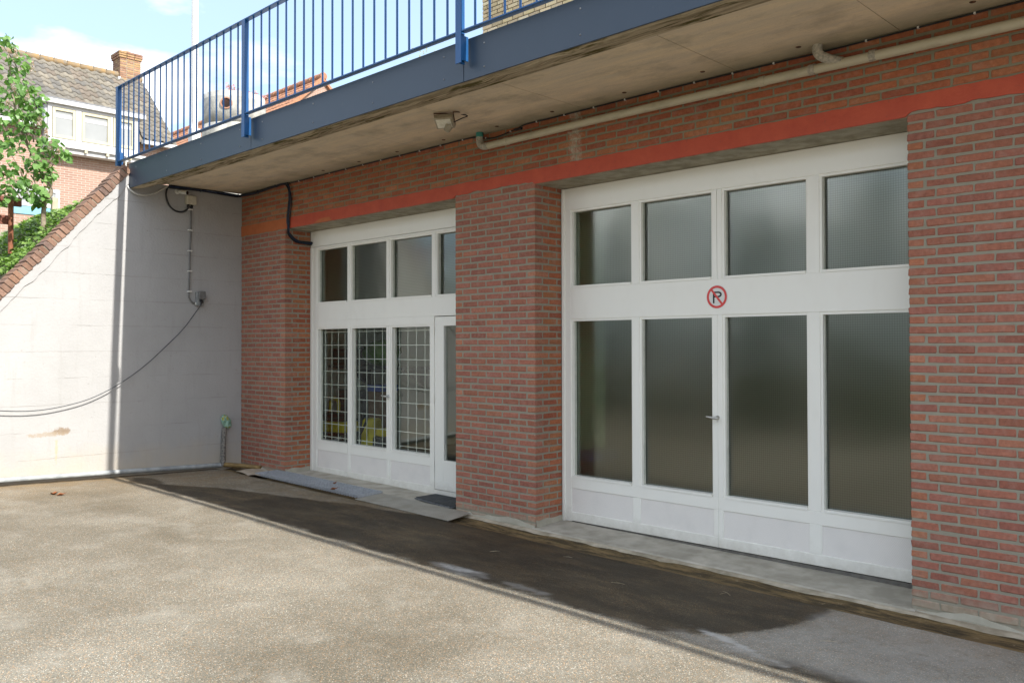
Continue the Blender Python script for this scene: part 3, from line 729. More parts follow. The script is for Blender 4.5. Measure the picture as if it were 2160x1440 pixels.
def pier(label, x0, x1, ztop, mod, reveal, left_q, zb, xmort=None):
    t = thing('brick_pier', ((x0 + x1) / 2, 0.2, zb), label, 'brick pier', 'brick piers of the garage front')
    b = MB(); b.box(x0 + (0 if not left_q else 0.004), (xmort or x1) - 0.004, 0.004, YR + 0.06, zb - 0.1, ztop + 0.02); b.build('mortar_core', t, M['mortar'])
    nrow = int((ztop - zb) / CO) + 2
    br = pier_bricks(x0, x1, ztop, nrow, mod, reveal, left_q)
    lay(t, br, PAL_PIER, M['brick'], M['brick_j'], 300, key=lambda q: -((q[1] - q[0]) + 0.6 * (q[3] - q[2]) * (q[2] > 0.01)), seedv=int(-x0 * 10))
    # smeared cement foot
    b = MB(); n = int((x1 - x0) / 0.05); top = []; bot = []
    for i in range(n + 1):
        x = x0 + (x1 - x0) * i / n
        gb = gz(x, -0.2); h = 0.034 + 0.022 * hsh(x, x0, 3) + 0.006 * hsh(x, 3, 14)
        bot.append((x, -0.022 - 0.005 * hsh(x, 1, 6), gb - 0.03)); top.append((x, -0.006, gb + h)); 
    vs_ = bot + [(p[0], p[1] * 0.6 - 0.009, p[2] * 0.45 + q[2] * 0.55 ) for p, q in zip(bot, top)] + top + [(p[0], 0.02, p[2] + 0.004) for p in top]
    k_ = n + 1
    b.add(vs_, [(j * k_ + i, j * k_ + i + 1, (j + 1) * k_ + i + 1, (j + 1) * k_ + i) for j in range(3) for i in range(n)])
    if reveal:
        ys = [0.0 + (YR) * i / 8 for i in range(9)]
        lo = [(x1 + 0.022 + 0.006 * hsh(y, 1, 12), y, gz(x1, 0) + 0.01) for y in ys]; hi = [(x1 + 0.005, y, gz(x1, 0) + 0.075 + 0.018 * hsh(y, 2, 11)) for y in ys]; hi2 = [(x1 - 0.02, p[1], p[2]) for p in hi]
        b.add(lo + hi + hi2, [(j * 9 + i, j * 9 + i + 1, (j + 1) * 9 + i + 1, (j + 1) * 9 + i) for j in range(2) for i in range(8)])
    b.build('cement_foot', t, M['cement'])
    return t
pier('narrow brick pier between the white painted wall and the garage door with barred panes', -10.752, -9.639, 1.475, 0.2095, True, False, -1.64)
pier('brick pier standing between the two white garage doors', -6.408, -5.317, 1.50, 0.2195, True, False, -1.70)
pier('wide brick pier right of the big garage door, running out of the picture', -2.009, -0.88, 1.50, 0.2215, False, True, -1.74)

# brick strip above the red band
t = thing('brick_wall', (-6, 0.1, 1.615), 'long strip of orange-red brickwork between the red painted band and the concrete soffit', 'brick wall')
b = MB(); b.box(-10.76, -0.6, 0.004, 0.43, 1.612, 2.075); b.build('mortar_core', t, M['mortar_s'])
br = []
for r_ in range(7):
    z0 = 1.622 + r_ * CO + J / 2; x = -10.75 - (0.11 if r_ % 2 else 0.0)
    while x < -0.7:
        a, e = max(x, -10.75), min(x + LB, -0.7)
        if e - a > 0.03: br.append((a, e, 0.0, 0.10, z0, z0 + BH, None))
        x += MOD
lay(t, br, PAL_TOP, M['brick_s'], M['brick_nj'], 300, key=lambda q: 0 if (q[1] - q[0] > 0.15 and q[1] < -1.2) else 1, seedv=5)

# red band = painted faces of the concrete lintels
t = thing('lintel_band', (-6, 0.2, 1.48), 'concrete lintel course painted red along its face, orange at its far left end', 'lintel')
def band(x0, x1, mat, zlow, amp, name):
    b = MB(); b.mat(mat); n = max(8, int((x1 - x0) / 0.04)); lo = []; hi = []
    for i in range(n + 1):
        x = x0 + (x1 - x0) * i / n
        lo.append((x, -0.0065, zlow(x) + amp(x) * (0.5 * hsh(x, 0, 9) + 0.5 * hsh(x, 4, 23)))); hi.append((x, -0.0065, 1.618 + 0.0035 * hsh(x, 8, 15)))
    k_ = n + 1
    b.add(lo + hi + [(p[0], 0.012, p[2]) for p in lo] + [(p[0], 0.012, p[2]) for p in hi],
          [(i, i + 1, k_ + i + 1, k_ + i) for i in range(n)] + [(i + 1, i, 2 * k_ + i, 2 * k_ + i + 1) for i in range(n)] + [(k_ + i, k_ + i + 1, 3 * k_ + i + 1, 3 * k_ + i) for i in range(n)])
    b.build(name, t)
onpier = lambda x: (-6.41 < x < -5.32) or x > -2.01 or x < -9.64
band(-9.60, -0.7, M['red'], lambda x: 1.508 if onpier(x) else 1.482, lambda x: 0.012 if onpier(x) else 0.0015, 'red_paint')
band(-10.752, -9.602, M['orange'], lambda x: 1.480, lambda x: 0.007, 'orange_paint')
b = MB(); b.box(-10.755, -0.7, 0.011, 0.43, 1.479, 1.613); b.build('lintel', t, M['lintel'])
b = MB(); b.prism([(-8.98, 1.484), (-8.60, 1.484), (-8.585, 1.50), (-8.62, 1.505), (-8.63, 1.53), (-8.70, 1.532), (-8.80, 1.53), (-8.88, 1.515), (-8.94, 1.50)], 'y', -0.0085, -0.006); b.build('orange_patch', t, M['orange'])

# ------------------------------------------------------------------ balcony slab, fascia, railing
t = thing('balcony_slab', (-5, 0, 2.0), 'concrete balcony slab with board marked underside and blue-grey fascia sheets', 'balcony')
XE = 8.0
joints = [-10.755, -9.86, -8.96, -7.93, -6.875, -5.70, -4.715, -3.24, -2.05, -0.9, 0.6, 2.6, 4.8, XE]
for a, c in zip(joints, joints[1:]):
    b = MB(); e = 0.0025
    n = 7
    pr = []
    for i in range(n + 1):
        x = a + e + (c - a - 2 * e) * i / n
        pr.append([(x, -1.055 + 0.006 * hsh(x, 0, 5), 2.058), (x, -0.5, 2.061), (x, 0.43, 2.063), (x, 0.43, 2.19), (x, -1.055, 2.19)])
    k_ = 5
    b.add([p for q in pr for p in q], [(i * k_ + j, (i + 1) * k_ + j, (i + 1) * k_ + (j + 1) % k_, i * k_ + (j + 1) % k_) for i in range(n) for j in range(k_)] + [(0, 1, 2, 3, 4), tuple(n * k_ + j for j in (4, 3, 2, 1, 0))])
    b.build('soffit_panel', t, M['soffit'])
b = MB(); pr = []
n = 190
for i in range(n + 1):
    x = -10.77 + (XE + 10.77) * i / n
    w = hsh(x, 0, 3.1); w2 = hsh(x, 7, 8)
    pr.append([(x, -1.495, 1.952 + 0.003 * w2), (x, -1.43 + 0.012 * w, 1.950 + 0.005 * w2), (x, -1.36 + 0.02 * w, 1.966 + 0.006 * w2), (x, -1.25 + 0.03 * w, 2.006 + 0.008 * w2), (x, -1.15 + 0.015 * w2, 2.046), (x, -1.06, 2.056), (x, -1.06, 2.19), (x, -1.495, 2.19)])
k_ = 8
b.add([p for q in pr for p in q], [(i * k_ + j, (i + 1) * k_ + j, (i + 1) * k_ + (j + 1) % k_, i * k_ + (j + 1) % k_) for i in range(n) for j in range(k_)] + [tuple(range(k_))])
b.build('drip_edge', t, M['edge'])
b = MB(); b.box(-10.76, XE, -1.49, 9.0, 2.192, 2.215); b.build('deck', t, M['deck'])
fj = [-10.765, -7.765, -4.642, -1.50, 1.65, 4.8, XE]
for a, c in zip(fj, fj[1:]):
    b = MB(); b.box(a + 0.003, c - 0.003, -1.513, -1.497, 1.950, 2.258); fp = b.build('fascia_panel', t, M['fascia'], 0.002)
    if a < -1:
        n = 4
        for i in range(n):
            for z in (2.015, 2.185):
                x = a + 0.22 + (c - a - 0.44) * i / (n - 1)
                b = MB(); b.lathe([(0.0075, 0.0), (0.0065, -0.004), (0.001, -0.005)], (x, -1.513, z), 8, 'y'); b.build('screw', fp, M['screw'])
# hidden body of the slab edge
b = MB(); b.box(-10.76, XE, -1.05, 0.43, 2.065, 2.19); 
t2 = thing('balcony_railing', (-5, -1.572, 2.05), 'blue painted steel railing of thin upright bars on the balcony edge', 'railing')
YF = -1.572
posts = [-10.93, -7.765, -4.605, -1.445, 1.715, 4.875]
b = MB(); b.box(-10.985, XE, YF - 0.028, YF + 0.028, 3.222, 3.234); b.build('top_rail', t2, M['blue'], 0.002)
edges = posts + [XE]
for a, c in zip(edges, edges[1:]):
    b = MB(); b.box(a + 0.02, c - 0.02, YF - 0.026, YF + 0.026, 2.286, 2.298); b.build('bottom_rail', t2, M['blue'], 0.002)
pm = None; zb_ = 2.298; zt_ = 3.222
bm_ = MB(); bm_.mats = [M['blue']]; bm_.box(-0.0065, 0.0065, -0.0065, 0.0065, 0, zt_ - zb_); barm = bm_.mesh('baluster')
for a, c in zip(edges, edges[1:]):
    n = 20
    for i in range(n):
        x = a + (i + 1) * 3.16 / 21
        if x < XE: link('baluster', barm, t2, (x, YF, zb_))
pb = MB(); pb.mats = [M['blue']]
pb.box(-0.030, 0.030, -0.030, -0.020, 0, 1.162); pb.box(-0.004, 0.006, -0.020, 0.030, 0.0, 1.162); pb.box(0.020, 0.030, -0.0198, 0.044, 0.02, 0.20)
pm = pb.mesh('post')
for x in posts: link('post', pm, t2, (x, YF, 2.06 if x > -10 else 2.24)).scale = (1, 1, 1 if x > -10 else 0.845)

# ------------------------------------------------------------------ garage doors
def pane_box(parent, x0, x1, z0, z1, mat, y=YR + 0.058):
    b = MB(); b.box(x0, x1, y, y + 0.004, z0, z1); p = b.build('pane', parent, mat)
    return p
def rebate(parent, x0, x1, z0, z1, w=0.020, d=0.056):
    """stepped glazing bead round one pane, open frame of four strips"""
    b = MB(); b.mat(M['white'])
    y0, y1 = YR + 0.010, YR + d
    b.box(x0, x0 + w, y0, y1, z0, z1); b.box(x1 - w * 0.6, x1, y0, y1, z0, z1); b.box(x0 + w, x1 - w * 0.6, y0, y1, z1 - w, z1); b.box(x0 + w, x1 - w * 0.6, y0 - 0.016, y1, z0, z0 + w)
    b.mat(M['putty']); b.box(x0 + w, x0 + w + 0.004, y1 - 0.022, y1 + 0.001, z0 + w, z1 - w)
    b.build('glazing_bead', parent)

def members(parent, rects, mat, name='frame', y0=YR, y1=YR + 0.07, bev=0.003):
    b = MB()
    for (x0, x1, z0, z1, dy) in rects: b.box(x0, x1, y0 + dy, y1 + dy, z0, z1)
    return b.build(name, parent, mat, bev)

# --- big door
D1 = thing('garage_door', (-3.66, YR, -1.67), 'big white four-bay garage door with obscured cross-ribbed panes and a no parking sticker', 'garage door')
XL, XR = -5.309, -2.005
BAY1 = [(-5.207, -4.497), (-4.421, -3.688), (-3.600, -2.873), (-2.780, -2.065)]
ZU, ZL, ZP = (0.532, 1.268), (-1.250, 0.238), (-1.572, -1.350)
members(D1, [(XL, XL + 0.03, -1.665, 1.475, -0.012), (XL + 0.03, XR, 1.268, 1.475, 0.0)], M['white'], 'frame')
# stiles, rails and the two leaves
members(D1, [(XL + 0.03, -5.207, -1.662, 1.268, 0.002), (-4.497, -4.421, 0.532, 1.268, 0.003), (-3.688, -3.6465, 0.532, 1.268, 0.002), (-3.6435, -3.600, 0.532, 1.268, 0.002), (-2.873, -2.780, 0.532, 1.268, 0.003), (-2.065, XR, -1.662, 1.268, 0.002),
             (-5.207, -2.065, 0.238, 0.532, 0.001), ], M['white'], 'upper_rail_and_posts')
for (a, c, mid) in ((-5.207, -3.6455, (-4.497, -4.421)), (-3.6445, -2.065, (-2.873, -2.780))):
    endr = (-3.688, -3.6455) if c < -3 else (-3.6445, -3.600)
    members(D1, [(mid[0], mid[1], -1.250, 0.238, 0.003), (endr[0], endr[1], -1.250, 0.238, 0.002), (a, c, -1.350, -1.250, 0.0015), (mid[0] - 0.002, mid[1] + 0.002, -1.572, -1.350, 0.003), (endr[0], endr[1], -1.572, -1.350, 0.0025), (a, c, -1.655, -1.572, 0.0015)], M['white'], 'door_leaf')
for (a, c) in BAY1:
    for (z0, z1) in (ZU, ZL):
        rebate(D1, a, c, z0, z1); pane_box(D1, a + 0.012, c - 0.008, z0 + 0.012, z1 - 0.012, M['ribbed'])
    members(D1, [(a + 0.0005, c - 0.0005, ZP[0], ZP[1], 0.010)], M['panel'], 'lower_panel', YR, YR + 0.03, 0)
b = MB(); b.box(XL, XR, YR + 0.012, YR + 0.06, -1.70, -1.662); b.build('threshold_seal', D1, M['seal'])
def handle(parent, x, z, s=1):
    b = MB()
    b.lathe([(0.018, 0), (0.018, -0.006), (0.010, -0.010), (0.010, -0.040)], (x, YR + 0.002, z), 12, 'y')
    b.tube([(x + 0.022, YR - 0.042, z - 0.002), (x, YR - 0.045, z), (x - 0.05, YR - 0.043, z + 0.003), (x - 0.085, YR - 0.036, z + 0.006)], [0.008, 0.0115, 0.010, 0.007], 8)
    b.tube([(x, YR - 0.003, z - 0.028), (x, YR - 0.003, z - 0.034)], 0.008, 8)
    b.build('handle', parent, M['chrome'])
handle(D1, -3.645, -0.600)
# no parking sticker
sg = thing('no_parking_sign', (-3.645, YR - 0.002, 0.292), 'round red and white no parking sticker with a struck-through black P', 'sign')
def disc(r0, r1, x, z, y, n=48):
    b = MB(); vs_ = []
    for k in range(n):
        a_ = 2 * math.pi * k / n; vs_ += [(x + r1 * math.cos(a_), y, z + r1 * math.sin(a_)), (x + r0 * math.cos(a_), y, z + r0 * math.sin(a_)), (x + r1 * math.cos(a_), y + 0.0012, z + r1 * math.sin(a_)), (x + r0 * math.cos(a_), y + 0.0012, z + r0 * math.sin(a_))]
    fs_ = []
    for k in range(n):
        i, j = 4 * k, 4 * ((k + 1) % n); fs_ += [(i, j, j + 1, i + 1), (i, i + 2, j + 2, j), (i + 1, j + 1, j + 3, i + 3)]
    return b.add(vs_, fs_)
sx_, sz_ = -3.645, 0.385; YS = YR - 0.0006
disc(0.0005, 0.0965, sx_, sz_, YS - 0.0012).build('white_disc', sg, M['sign_white'])
disc(0.0735, 0.0925, sx_, sz_, YS - 0.0027).build('red_ring', sg, M['sign_red'])
mt = Matrix.Translation((sx_, YS - 0.0042, sz_)) @ Matrix.Rotation(R(45 + 6), 4, 'Y')
b = MB(); b.box(-0.0745, 0.0745, 0, 0.0012, -0.0085, 0.0085, mt); b.build('red_bar', sg, M['sign_red'])
pts = [(-0.036, 0.044), (0.016, 0.044), (0.030, 0.041), (0.041, 0.033), (0.046, 0.020), (0.041, 0.006), (0.030, -0.002), (0.016, -0.005), (-0.022, -0.005), (-0.022, -0.052), (-0.036, -0.052)]
inn = [(-0.022, 0.031), (0.014, 0.031), (0.024, 0.028), (0.031, 0.020), (0.024, 0.011), (0.014, 0.008), (-0.022, 0.008)]
b = MB(); y0_ = YS - 0.0027
def strip(o_, i_):
    vs_ = [(sx_ + p[0], y0_, sz_ + p[1]) for p in o_] + [(sx_ + p[0], y0_, sz_ + p[1]) for p in i_]; n_ = len(o_)
    vs2 = [(v[0], v[1] + 0.001, v[2]) for v in vs_]; N_ = len(vs_)
    b.add(vs_ + vs2, [(i, i + 1, n_ + i + 1, n_ + i) for i in range(n_ - 1)] + [(i + 1, i, N_ + i, N_ + i + 1) for i in range(n_ - 1)])
strip([(-0.036, 0.044), (0.016, 0.044), (0.030, 0.041), (0.041, 0.033), (0.046, 0.020), (0.041, 0.006), (0.030, -0.002), (0.016, -0.005), (-0.036, -0.005)],
      [(-0.022, 0.031), (0.014, 0.031), (0.022, 0.029), (0.029, 0.025), (0.032, 0.0195), (0.029, 0.014), (0.022, 0.010), (0.014, 0.008), (-0.022, 0.008)])
b.box(sx_ - 0.036, sx_ - 0.022, y0_, y0_ + 0.001, sz_ - 0.052, sz_ + 0.044)
b.build('letter_p', sg, M['sign_black'])

# --- left door with barred panes and a wicket door
D2 = thing('garage_door', (-8.0, YR, -1.66), 'white garage door with barred clear lower panes and a narrow wicket door, left opening', 'garage door')
XL2, XR2 = -9.632, -6.40
members(D2, [(XL2, XL2 + 0.05, -1.655, 1.268, -0.010), (XL2, XR2, 1.272, 1.475, -0.004)], M['white'], 'frame')
members(D2, [(XL2 + 0.05, -9.496, -1.648, 1.268, 0.0), (-9.496, XR2, 1.244, 1.268, -0.002), (-8.820, -8.765, 0.531, 1.244, 0.002), (-8.035, -7.975, 0.531, 1.244, 0.002), (-7.215, -7.150, 0.531, 1.244, 0.002), (-6.47, XR2, 0.531, 1.244, 0.002), (-9.496, XR2, 0.316, 0.531, 0.001), (-9.496, -7.178, 0.224, 0.316, 0.001)], M['white'], 'upper_rail_and_posts')
members(D2, [(-9.5, -8.820 + 0.0, -1.345, -1.240, 0.002), (-8.814, -8.760, -1.563, 0.224, 0.001), (-8.760, -7.178, -1.345, -1.240, 0.0025), (-9.5, -8.817, -1.648, -1.563, 0.002), (-8.035, -8.000, -1.563, 0.224, 0.002), (-7.997, -7.960, -1.563, 0.224, 0.002), (-7.250, -7.178, -1.563, 0.224, 0.002), (-8.812, -7.178, -1.648, -1.563, 0.002), (-7.178, XR2, -1.652, -1.592, 0.0)], M['white'], 'door_leaf')
for (a, c) in ((-9.496, -8.820), (-8.765, -8.035), (-7.975, -7.215), (-7.150, -6.47)):
    rebate(D2, a, c, 0.531, 1.244); pane_box(D2, a + 0.012, c - 0.008, 0.543, 1.232, M['ribbed'])
LOW2 = [(-9.496, -8.814), (-8.760, -8.035), (-7.960, -7.250)]
bar_v = {}
for (a, c) in LOW2:
    rebate(D2, a, c, -1.240, 0.224, 0.020, 0.075); pane_box(D2, a + 0.012, c - 0.008, -1.228, 0.212, M['glass'], YR + 0.078)
    members(D2, [(a + (0.004 if a < -9 else 0.0), c - 0.0005, -1.5625, -1.3455, 0.010)], M['panel'], 'lower_panel', YR, YR + 0.03, 0)
    gy = YR + 0.092
    gr = MB(); gr.box(a + 0.004, c - 0.004, gy + 0.012, gy + 0.018, -1.236, -1.230); grille = gr.build('window_grille', D2, M['white'])
    nv, nh = 5, 9
    for i in range(nv):
        x = a + 0.06 + (c - a - 0.10) * i / (nv - 1)
        b = MB(); b.box(x - 0.0036, x + 0.0036, gy, gy + 0.005, -1.229, 0.222); b.build('grille_bar', grille, M['white'])
    for i in range(nh):
        z = 0.165 - i * 0.168
        b = MB(); b.box(a + 0.006, c - 0.006, gy + 0.0055, gy + 0.010, z - 0.0036, z + 0.0036); b.build('grille_bar', grille, M['white'])
handle(D2, -7.998, -0.600)
wd = members(D2, [(-7.172, -7.022, -1.586, 0.308, 0.004), (-6.56, -6.43, -1.586, 0.308, 0.004), (-7.022, -6.56, 0.205, 0.308, 0.0045), (-7.022, -6.56, -1.586, -1.262, 0.0045)], M['white'], 'wicket_door', YR, YR + 0.05)
pane = MB(); pane.box(-7.015, -6.567, YR + 0.030, YR + 0.034, -1.255, 0.198); pane.build('pane', wd, M['glass'])
for z in (0.15, -0.60, -1.35):
    b = MB(); b.tube([(-7.175, YR - 0.004, z - 0.045), (-7.175, YR - 0.004, z + 0.045)], 0.0065, 8); b.build('hinge', wd, M['white'])
b = MB(); b.box(XL2, XR2, YR + 0.012, YR + 0.06, -1.70, -1.652); b.build('threshold_seal', D2, M['seal'])

# ------------------------------------------------------------------ garage interiors
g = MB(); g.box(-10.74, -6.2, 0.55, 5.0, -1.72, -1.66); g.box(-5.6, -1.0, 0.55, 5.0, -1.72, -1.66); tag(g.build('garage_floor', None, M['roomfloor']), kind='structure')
g = MB(); g.box(-10.74, -0.7, 0.44, 5.1, 1.49, 1.60); tag(g.build('garage_ceiling', None, M['roomceil']), kind='structure')
g = MB(); g.box(-10.74, -0.7, 5.0, 5.1, -1.8, 1.49); g.box(-10.755, -10.70, 0.44, 5.0, -1.8, 1.49); g.box(-5.75, -5.36, 0.44, 1.10, -1.8, 1.49)
tag(g.build('garage_walls', None, M['room']), kind='structure')
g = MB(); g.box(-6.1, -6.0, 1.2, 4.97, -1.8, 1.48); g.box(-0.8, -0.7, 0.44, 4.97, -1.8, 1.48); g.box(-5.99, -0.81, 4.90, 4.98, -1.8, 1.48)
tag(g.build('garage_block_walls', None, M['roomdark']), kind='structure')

def rbox(cx, cy, z0, sx, sy, sz, rz=0, taper=1.0):
    mt_ = Matrix.Translation((cx, cy, z0)) @ Matrix.Rotation(rz, 4, 'Z')
    p = []
    for (h, k_) in ((0, 1.0), (sz, taper)):
        for (ux, uy) in ((-1, -1), (1, -1), (1, 1), (-1, 1)): p.append(mt_ @ Vector((ux * sx / 2 * k_, uy * sy / 2 * k_, h)))
    return p
FZ = -1.66
t = thing('cleaning_machine', (-9.9, 0.95, FZ), 'black cleaning machine with yellow band and grey hose behind the leftmost barred pane', 'cleaning machine')
b = MB(); b.hexa(rbox(-9.85, 0.95, FZ + 0.06, 0.62, 0.42, 0.42, 0.2, 0.85)); b.build('body', t, M['plastic_k'], 0.03)
b = MB(); b.hexa(rbox(-9.78, 0.93, FZ + 0.485, 0.46, 0.34, 0.14, 0.2, 0.9)); b.build('yellow_band', t, M['plastic_y'], 0.02)
b = MB(); b.hexa(rbox(-9.85, 0.95, FZ + 0.63, 0.50, 0.34, 0.12, 0.2, 0.6)); b.build('lid', t, M['plastic_k'], 0.03)
b = MB(); b.tube(spline([(-9.95, 0.9, FZ + 0.74), (-9.95, 0.9, FZ + 0.88), (-9.86, 0.9, FZ + 0.93), (-9.77, 0.9, FZ + 0.88), (-9.77, 0.9, FZ + 0.74)]), 0.025, 8); b.build('handle', t, M['plastic_y'])
b = MB(); b.tube(spline([(-10.12, 0.78, FZ + 0.62), (-9.9, 0.70, FZ + 0.42), (-9.62, 0.68, FZ + 0.38), (-9.45, 0.72, FZ + 0.44)]), 0.022, 8); b.build('hose', t, M['grey_pipe'])
for dx in (-0.22, 0.22):
    b = MB(); b.lathe([(0.001, -0.02), (0.07, -0.02), (0.07, 0.02), (0.001, 0.02)], (-9.85 + dx, 0.72, FZ + 0.07), 14, 'y'); b.build('wheel', t, M['plastic_k'])
t = thing('pressure_washer', (-9.1, 0.95, FZ), 'upright yellow pressure washer with black hose behind the second barred pane', 'pressure washer')
b = MB(); b.hexa(rbox(-9.12, 0.98, FZ + 0.08, 0.26, 0.26, 0.62, 0.3, 0.72)); b.build('body', t, M['plastic_y'], 0.03)
b = MB(); b.hexa(rbox(-8.86, 0.98, FZ + 0.08, 0.26, 0.26, 0.40, -0.2, 0.9)); b.build('motor_block', t, M['plastic_g'], 0.03)
b = MB(); b.hexa(rbox(-8.84, 0.98, FZ + 0.485, 0.22, 0.22, 0.10, -0.2, 0.8)); b.build('yellow_cap', t, M['plastic_y'], 0.03)
b = MB(); b.tube(spline([(-9.2, 0.86, FZ + 0.66), (-9.12, 0.82, FZ + 0.78), (-9.02, 0.82, FZ + 0.70), (-9.18, 0.80, FZ + 0.40), (-9.05, 0.80, FZ + 0.2), (-9.2, 0.80, FZ + 0.1)]), 0.016, 8); b.build('hose', t, M['plastic_k'])
for dx in (-0.14, 0.3):
    b = MB(); b.lathe([(0.001, -0.02), (0.08, -0.02), (0.08, 0.02), (0.001, 0.02)], (-9.1 + dx, 0.80, FZ + 0.08), 14, 'y'); b.build('wheel', t, M['plastic_k'])
for (cx, cy, lab) in ((-9.80, 1.42, 'dark moulded plastic panel leaning behind the yellow washer'), (-10.32, 1.42, 'dark moulded plastic panel leaning behind the black machine, half hidden by a post')):
    t = thing('moulded_panel', (cx, cy, FZ), lab, 'panel', 'moulded panels inside the garage')
    b = MB(); b.hexa(rbox(cx, cy, FZ, 0.40, 0.06, 1.02, 0.1, 0.95)); b.build('sheet', t, M['plastic_g'], 0.02)
    for r_ in range(4):
        for c_ in range(3):
            b = MB(); b.lathe([(0.001, -0.02), (0.035, -0.015), (0.045, 0.0)], (cx - 0.12 + 0.12 * c_, cy - 0.045, FZ + 0.25 + 0.21 * r_), 10, 'y'); b.build('stud', t, M['plastic_k'])
t = thing('storage_box', (-9.45, 1.4, FZ), 'tall brown box with a blue lid behind the second barred pane', 'box')
b = MB(); b.hexa(rbox(-9.45, 1.4, FZ, 0.28, 0.28, 1.02)); b.build('carton', t, M['cardb'], 0.01)
b = MB(); b.hexa(rbox(-9.45, 1.4, FZ + 1.025, 0.31, 0.31, 0.09)); b.build('lid', t, M['plastic_b'], 0.01)
t = thing('wall_shelf', (-10.2, 1.75, -0.30), 'dark shelf board across the garage behind the barred panes', 'shelf')
b = MB(); b.box(-10.69, -8.9, 1.35, 1.9, -0.34, -0.30); b.build('board', t, M['plastic_g'])
for x in (-10.4, -9.1):
    b = MB(); b.prism([(1.9, -0.34), (1.45, -0.34), (1.9, -0.62)], 'x', x - 0.02, x + 0.02); b.build('bracket', t, M['plastic_k'])
def sack(name, c, r, mat, lab, cat):
    b = MB(); rnd = random.Random(3); n1, n2 = 8, 12; vs_ = []; 
    for i in range(n1 + 1):
        th = math.pi * i / n1
        for k in range(n2):
            ph = 2 * math.pi * k / n2; q = 1 + 0.14 * math.sin(3 * ph + i) + rnd.uniform(-.06, .06)
            vs_.append((c[0] + r[0] * math.sin(th) * math.cos(ph) * q, c[1] + r[1] * math.sin(th) * math.sin(ph) * q, c[2] + r[2] * (1 - math.cos(th)) * (1 if i else 1)))
    b.add(vs_, [(i * n2 + k, i * n2 + (k + 1) % n2, (i + 1) * n2 + (k + 1) % n2, (i + 1) * n2 + k) for i in range(n1) for k in range(n2)], True)
    return b.top(name, mat, lab, cat)
sack('garden_sack', (-9.66, 1.55, -0.30), (0.36, 0.2, 0.19), M['greenbag'], 'crumpled green sack lying on the shelf inside the garage', 'sack')
t = thing('tool_case', (-10.45, 1.55, -0.30), 'black tool case with a red tin on top, on the shelf inside the garage', 'case')
b = MB(); b.hexa(rbox(-10.40, 1.55, -0.30, 0.52, 0.30, 0.24)); b.build('case_body', t, M['plastic_k'], 0.02)
b = MB(); b.lathe([(0.001, 0), (0.06, 0), (0.06, 0.12), (0.001, 0.12)], (-10.28, 1.5, -0.058), 14); b.build('tin', t, M['redtin'])
t = thing('wheelie_bin', (-5.26, 0.80, FZ), 'small dark bin with blue rim inside, seen through the first ribbed pane', 'bin')
b = MB(); b.hexa(rbox(-5.22, 0.82, FZ, 0.30, 0.30, 0.52, 0.0, 1.18)); b.build('body', t, M['plastic_k'], 0.02)
b = MB(); b.hexa(rbox(-5.24, 0.82, FZ + 0.525, 0.30, 0.34, 0.10, 0.0, 0.9)); b.build('rim', t, M['plastic_b'], 0.02)

# ------------------------------------------------------------------ white wall with brick coping
W = thing('retaining_wall', (-10.88, -2.5, -1.7), 'white painted concrete wall stepping down along its brick coping, left side', 'wall')
XW = -10.76
def ztop(y): return 2.215 + 1.15 * (y + 1.594) if y < -1.594 else 2.215
b = MB(); ys = [0.02, -1.594, -2.0, -2.5, -3.0, -3.5, -4.0, -4.5, -5.0, -6.0]
poly = [(0.02, -1.9), (0.02, 2.05)] + [(-1.49, 2.05), (-1.50, ztop(-1.594) - 0.14)] + [(y, max(ztop(y) - 0.165, -1.40)) for y in (-1.594, -4.75, -6.0)] + [(-6.0, -1.9)]
b.prism(poly, 'x', XW, -11.02); b.build('wall_body', W, M['wwall'])
# plaster fillet under the coping with a broken lower edge
b = MB(); n = 90; up = []; dn = []
sl = Vector((0, 1, 1.15)).normalized(); pn = Vector((0, 1.15, -1)).normalized()
for i in range(n + 1):
    s_ = i / n; y = -1.62 - s_ * 3.1; base = Vector((XW, y, ztop(y)))
    up.append(base + pn * 0.09 + Vector((0.016, 0, 0))); w_ = 0.205 + 0.012 * hsh(y, 0, 4) + 0.012 * hsh(y, 3, 13)
    dn.append(base + pn * w_ + Vector((0.013, 0, 0)))
k_ = n + 1
b.add(up + dn + [p - Vector((0.016, 0, 0)) + pn * 0.004 for p in dn], [(i, i + 1, k_ + i + 1, k_ + i) for i in range(n)] + [(k_ + i, k_ + i + 1, 2 * k_ + i + 1, 2 * k_ + i) for i in range(n)])
b.build('plaster_fillet', W, M['wwall'])
# coping bricks laid on edge, square to the slope
PAL_COP = [(0.205, 0.122, 0.085), (0.235, 0.14, 0.095), (0.18, 0.112, 0.082), (0.22, 0.138, 0.10), (0.25, 0.155, 0.112), (0.165, 0.112, 0.092)]
cm = []
for v_ in range(5):
    bb = MB(); bb.mats = [M['brick_n']]; vv, ff = chamfer_box(0.30, 0.0575, 0.105, 900 + v_, 0.004, 0.004); bb.add(vv, ff); cm.append(bb.mesh('coping_brick'))
ang = math.atan(1.15); rnd = random.Random(11)
for i in range(52):
    d_ = 0.03 + i * 0.0672; c = Vector((XW - 0.118, -1.575, 2.225)) - sl * d_ + pn * 0.052
    o = link('coping_brick', rnd.choice(cm), W, c + Vector((rnd.uniform(-.006, .006), 0, 0)) + pn * rnd.uniform(-.004, .004))
    o.rotation_euler = (ang + rnd.uniform(-.02, .02), rnd.uniform(-.01, .01), rnd.uniform(-.015, .015)); cc = rnd.choice(PAL_COP); kk = rnd.uniform(.85, 1.15); o.color = (cc[0] * kk, cc[1] * kk, cc[2] * kk, 1)
b = MB(); 
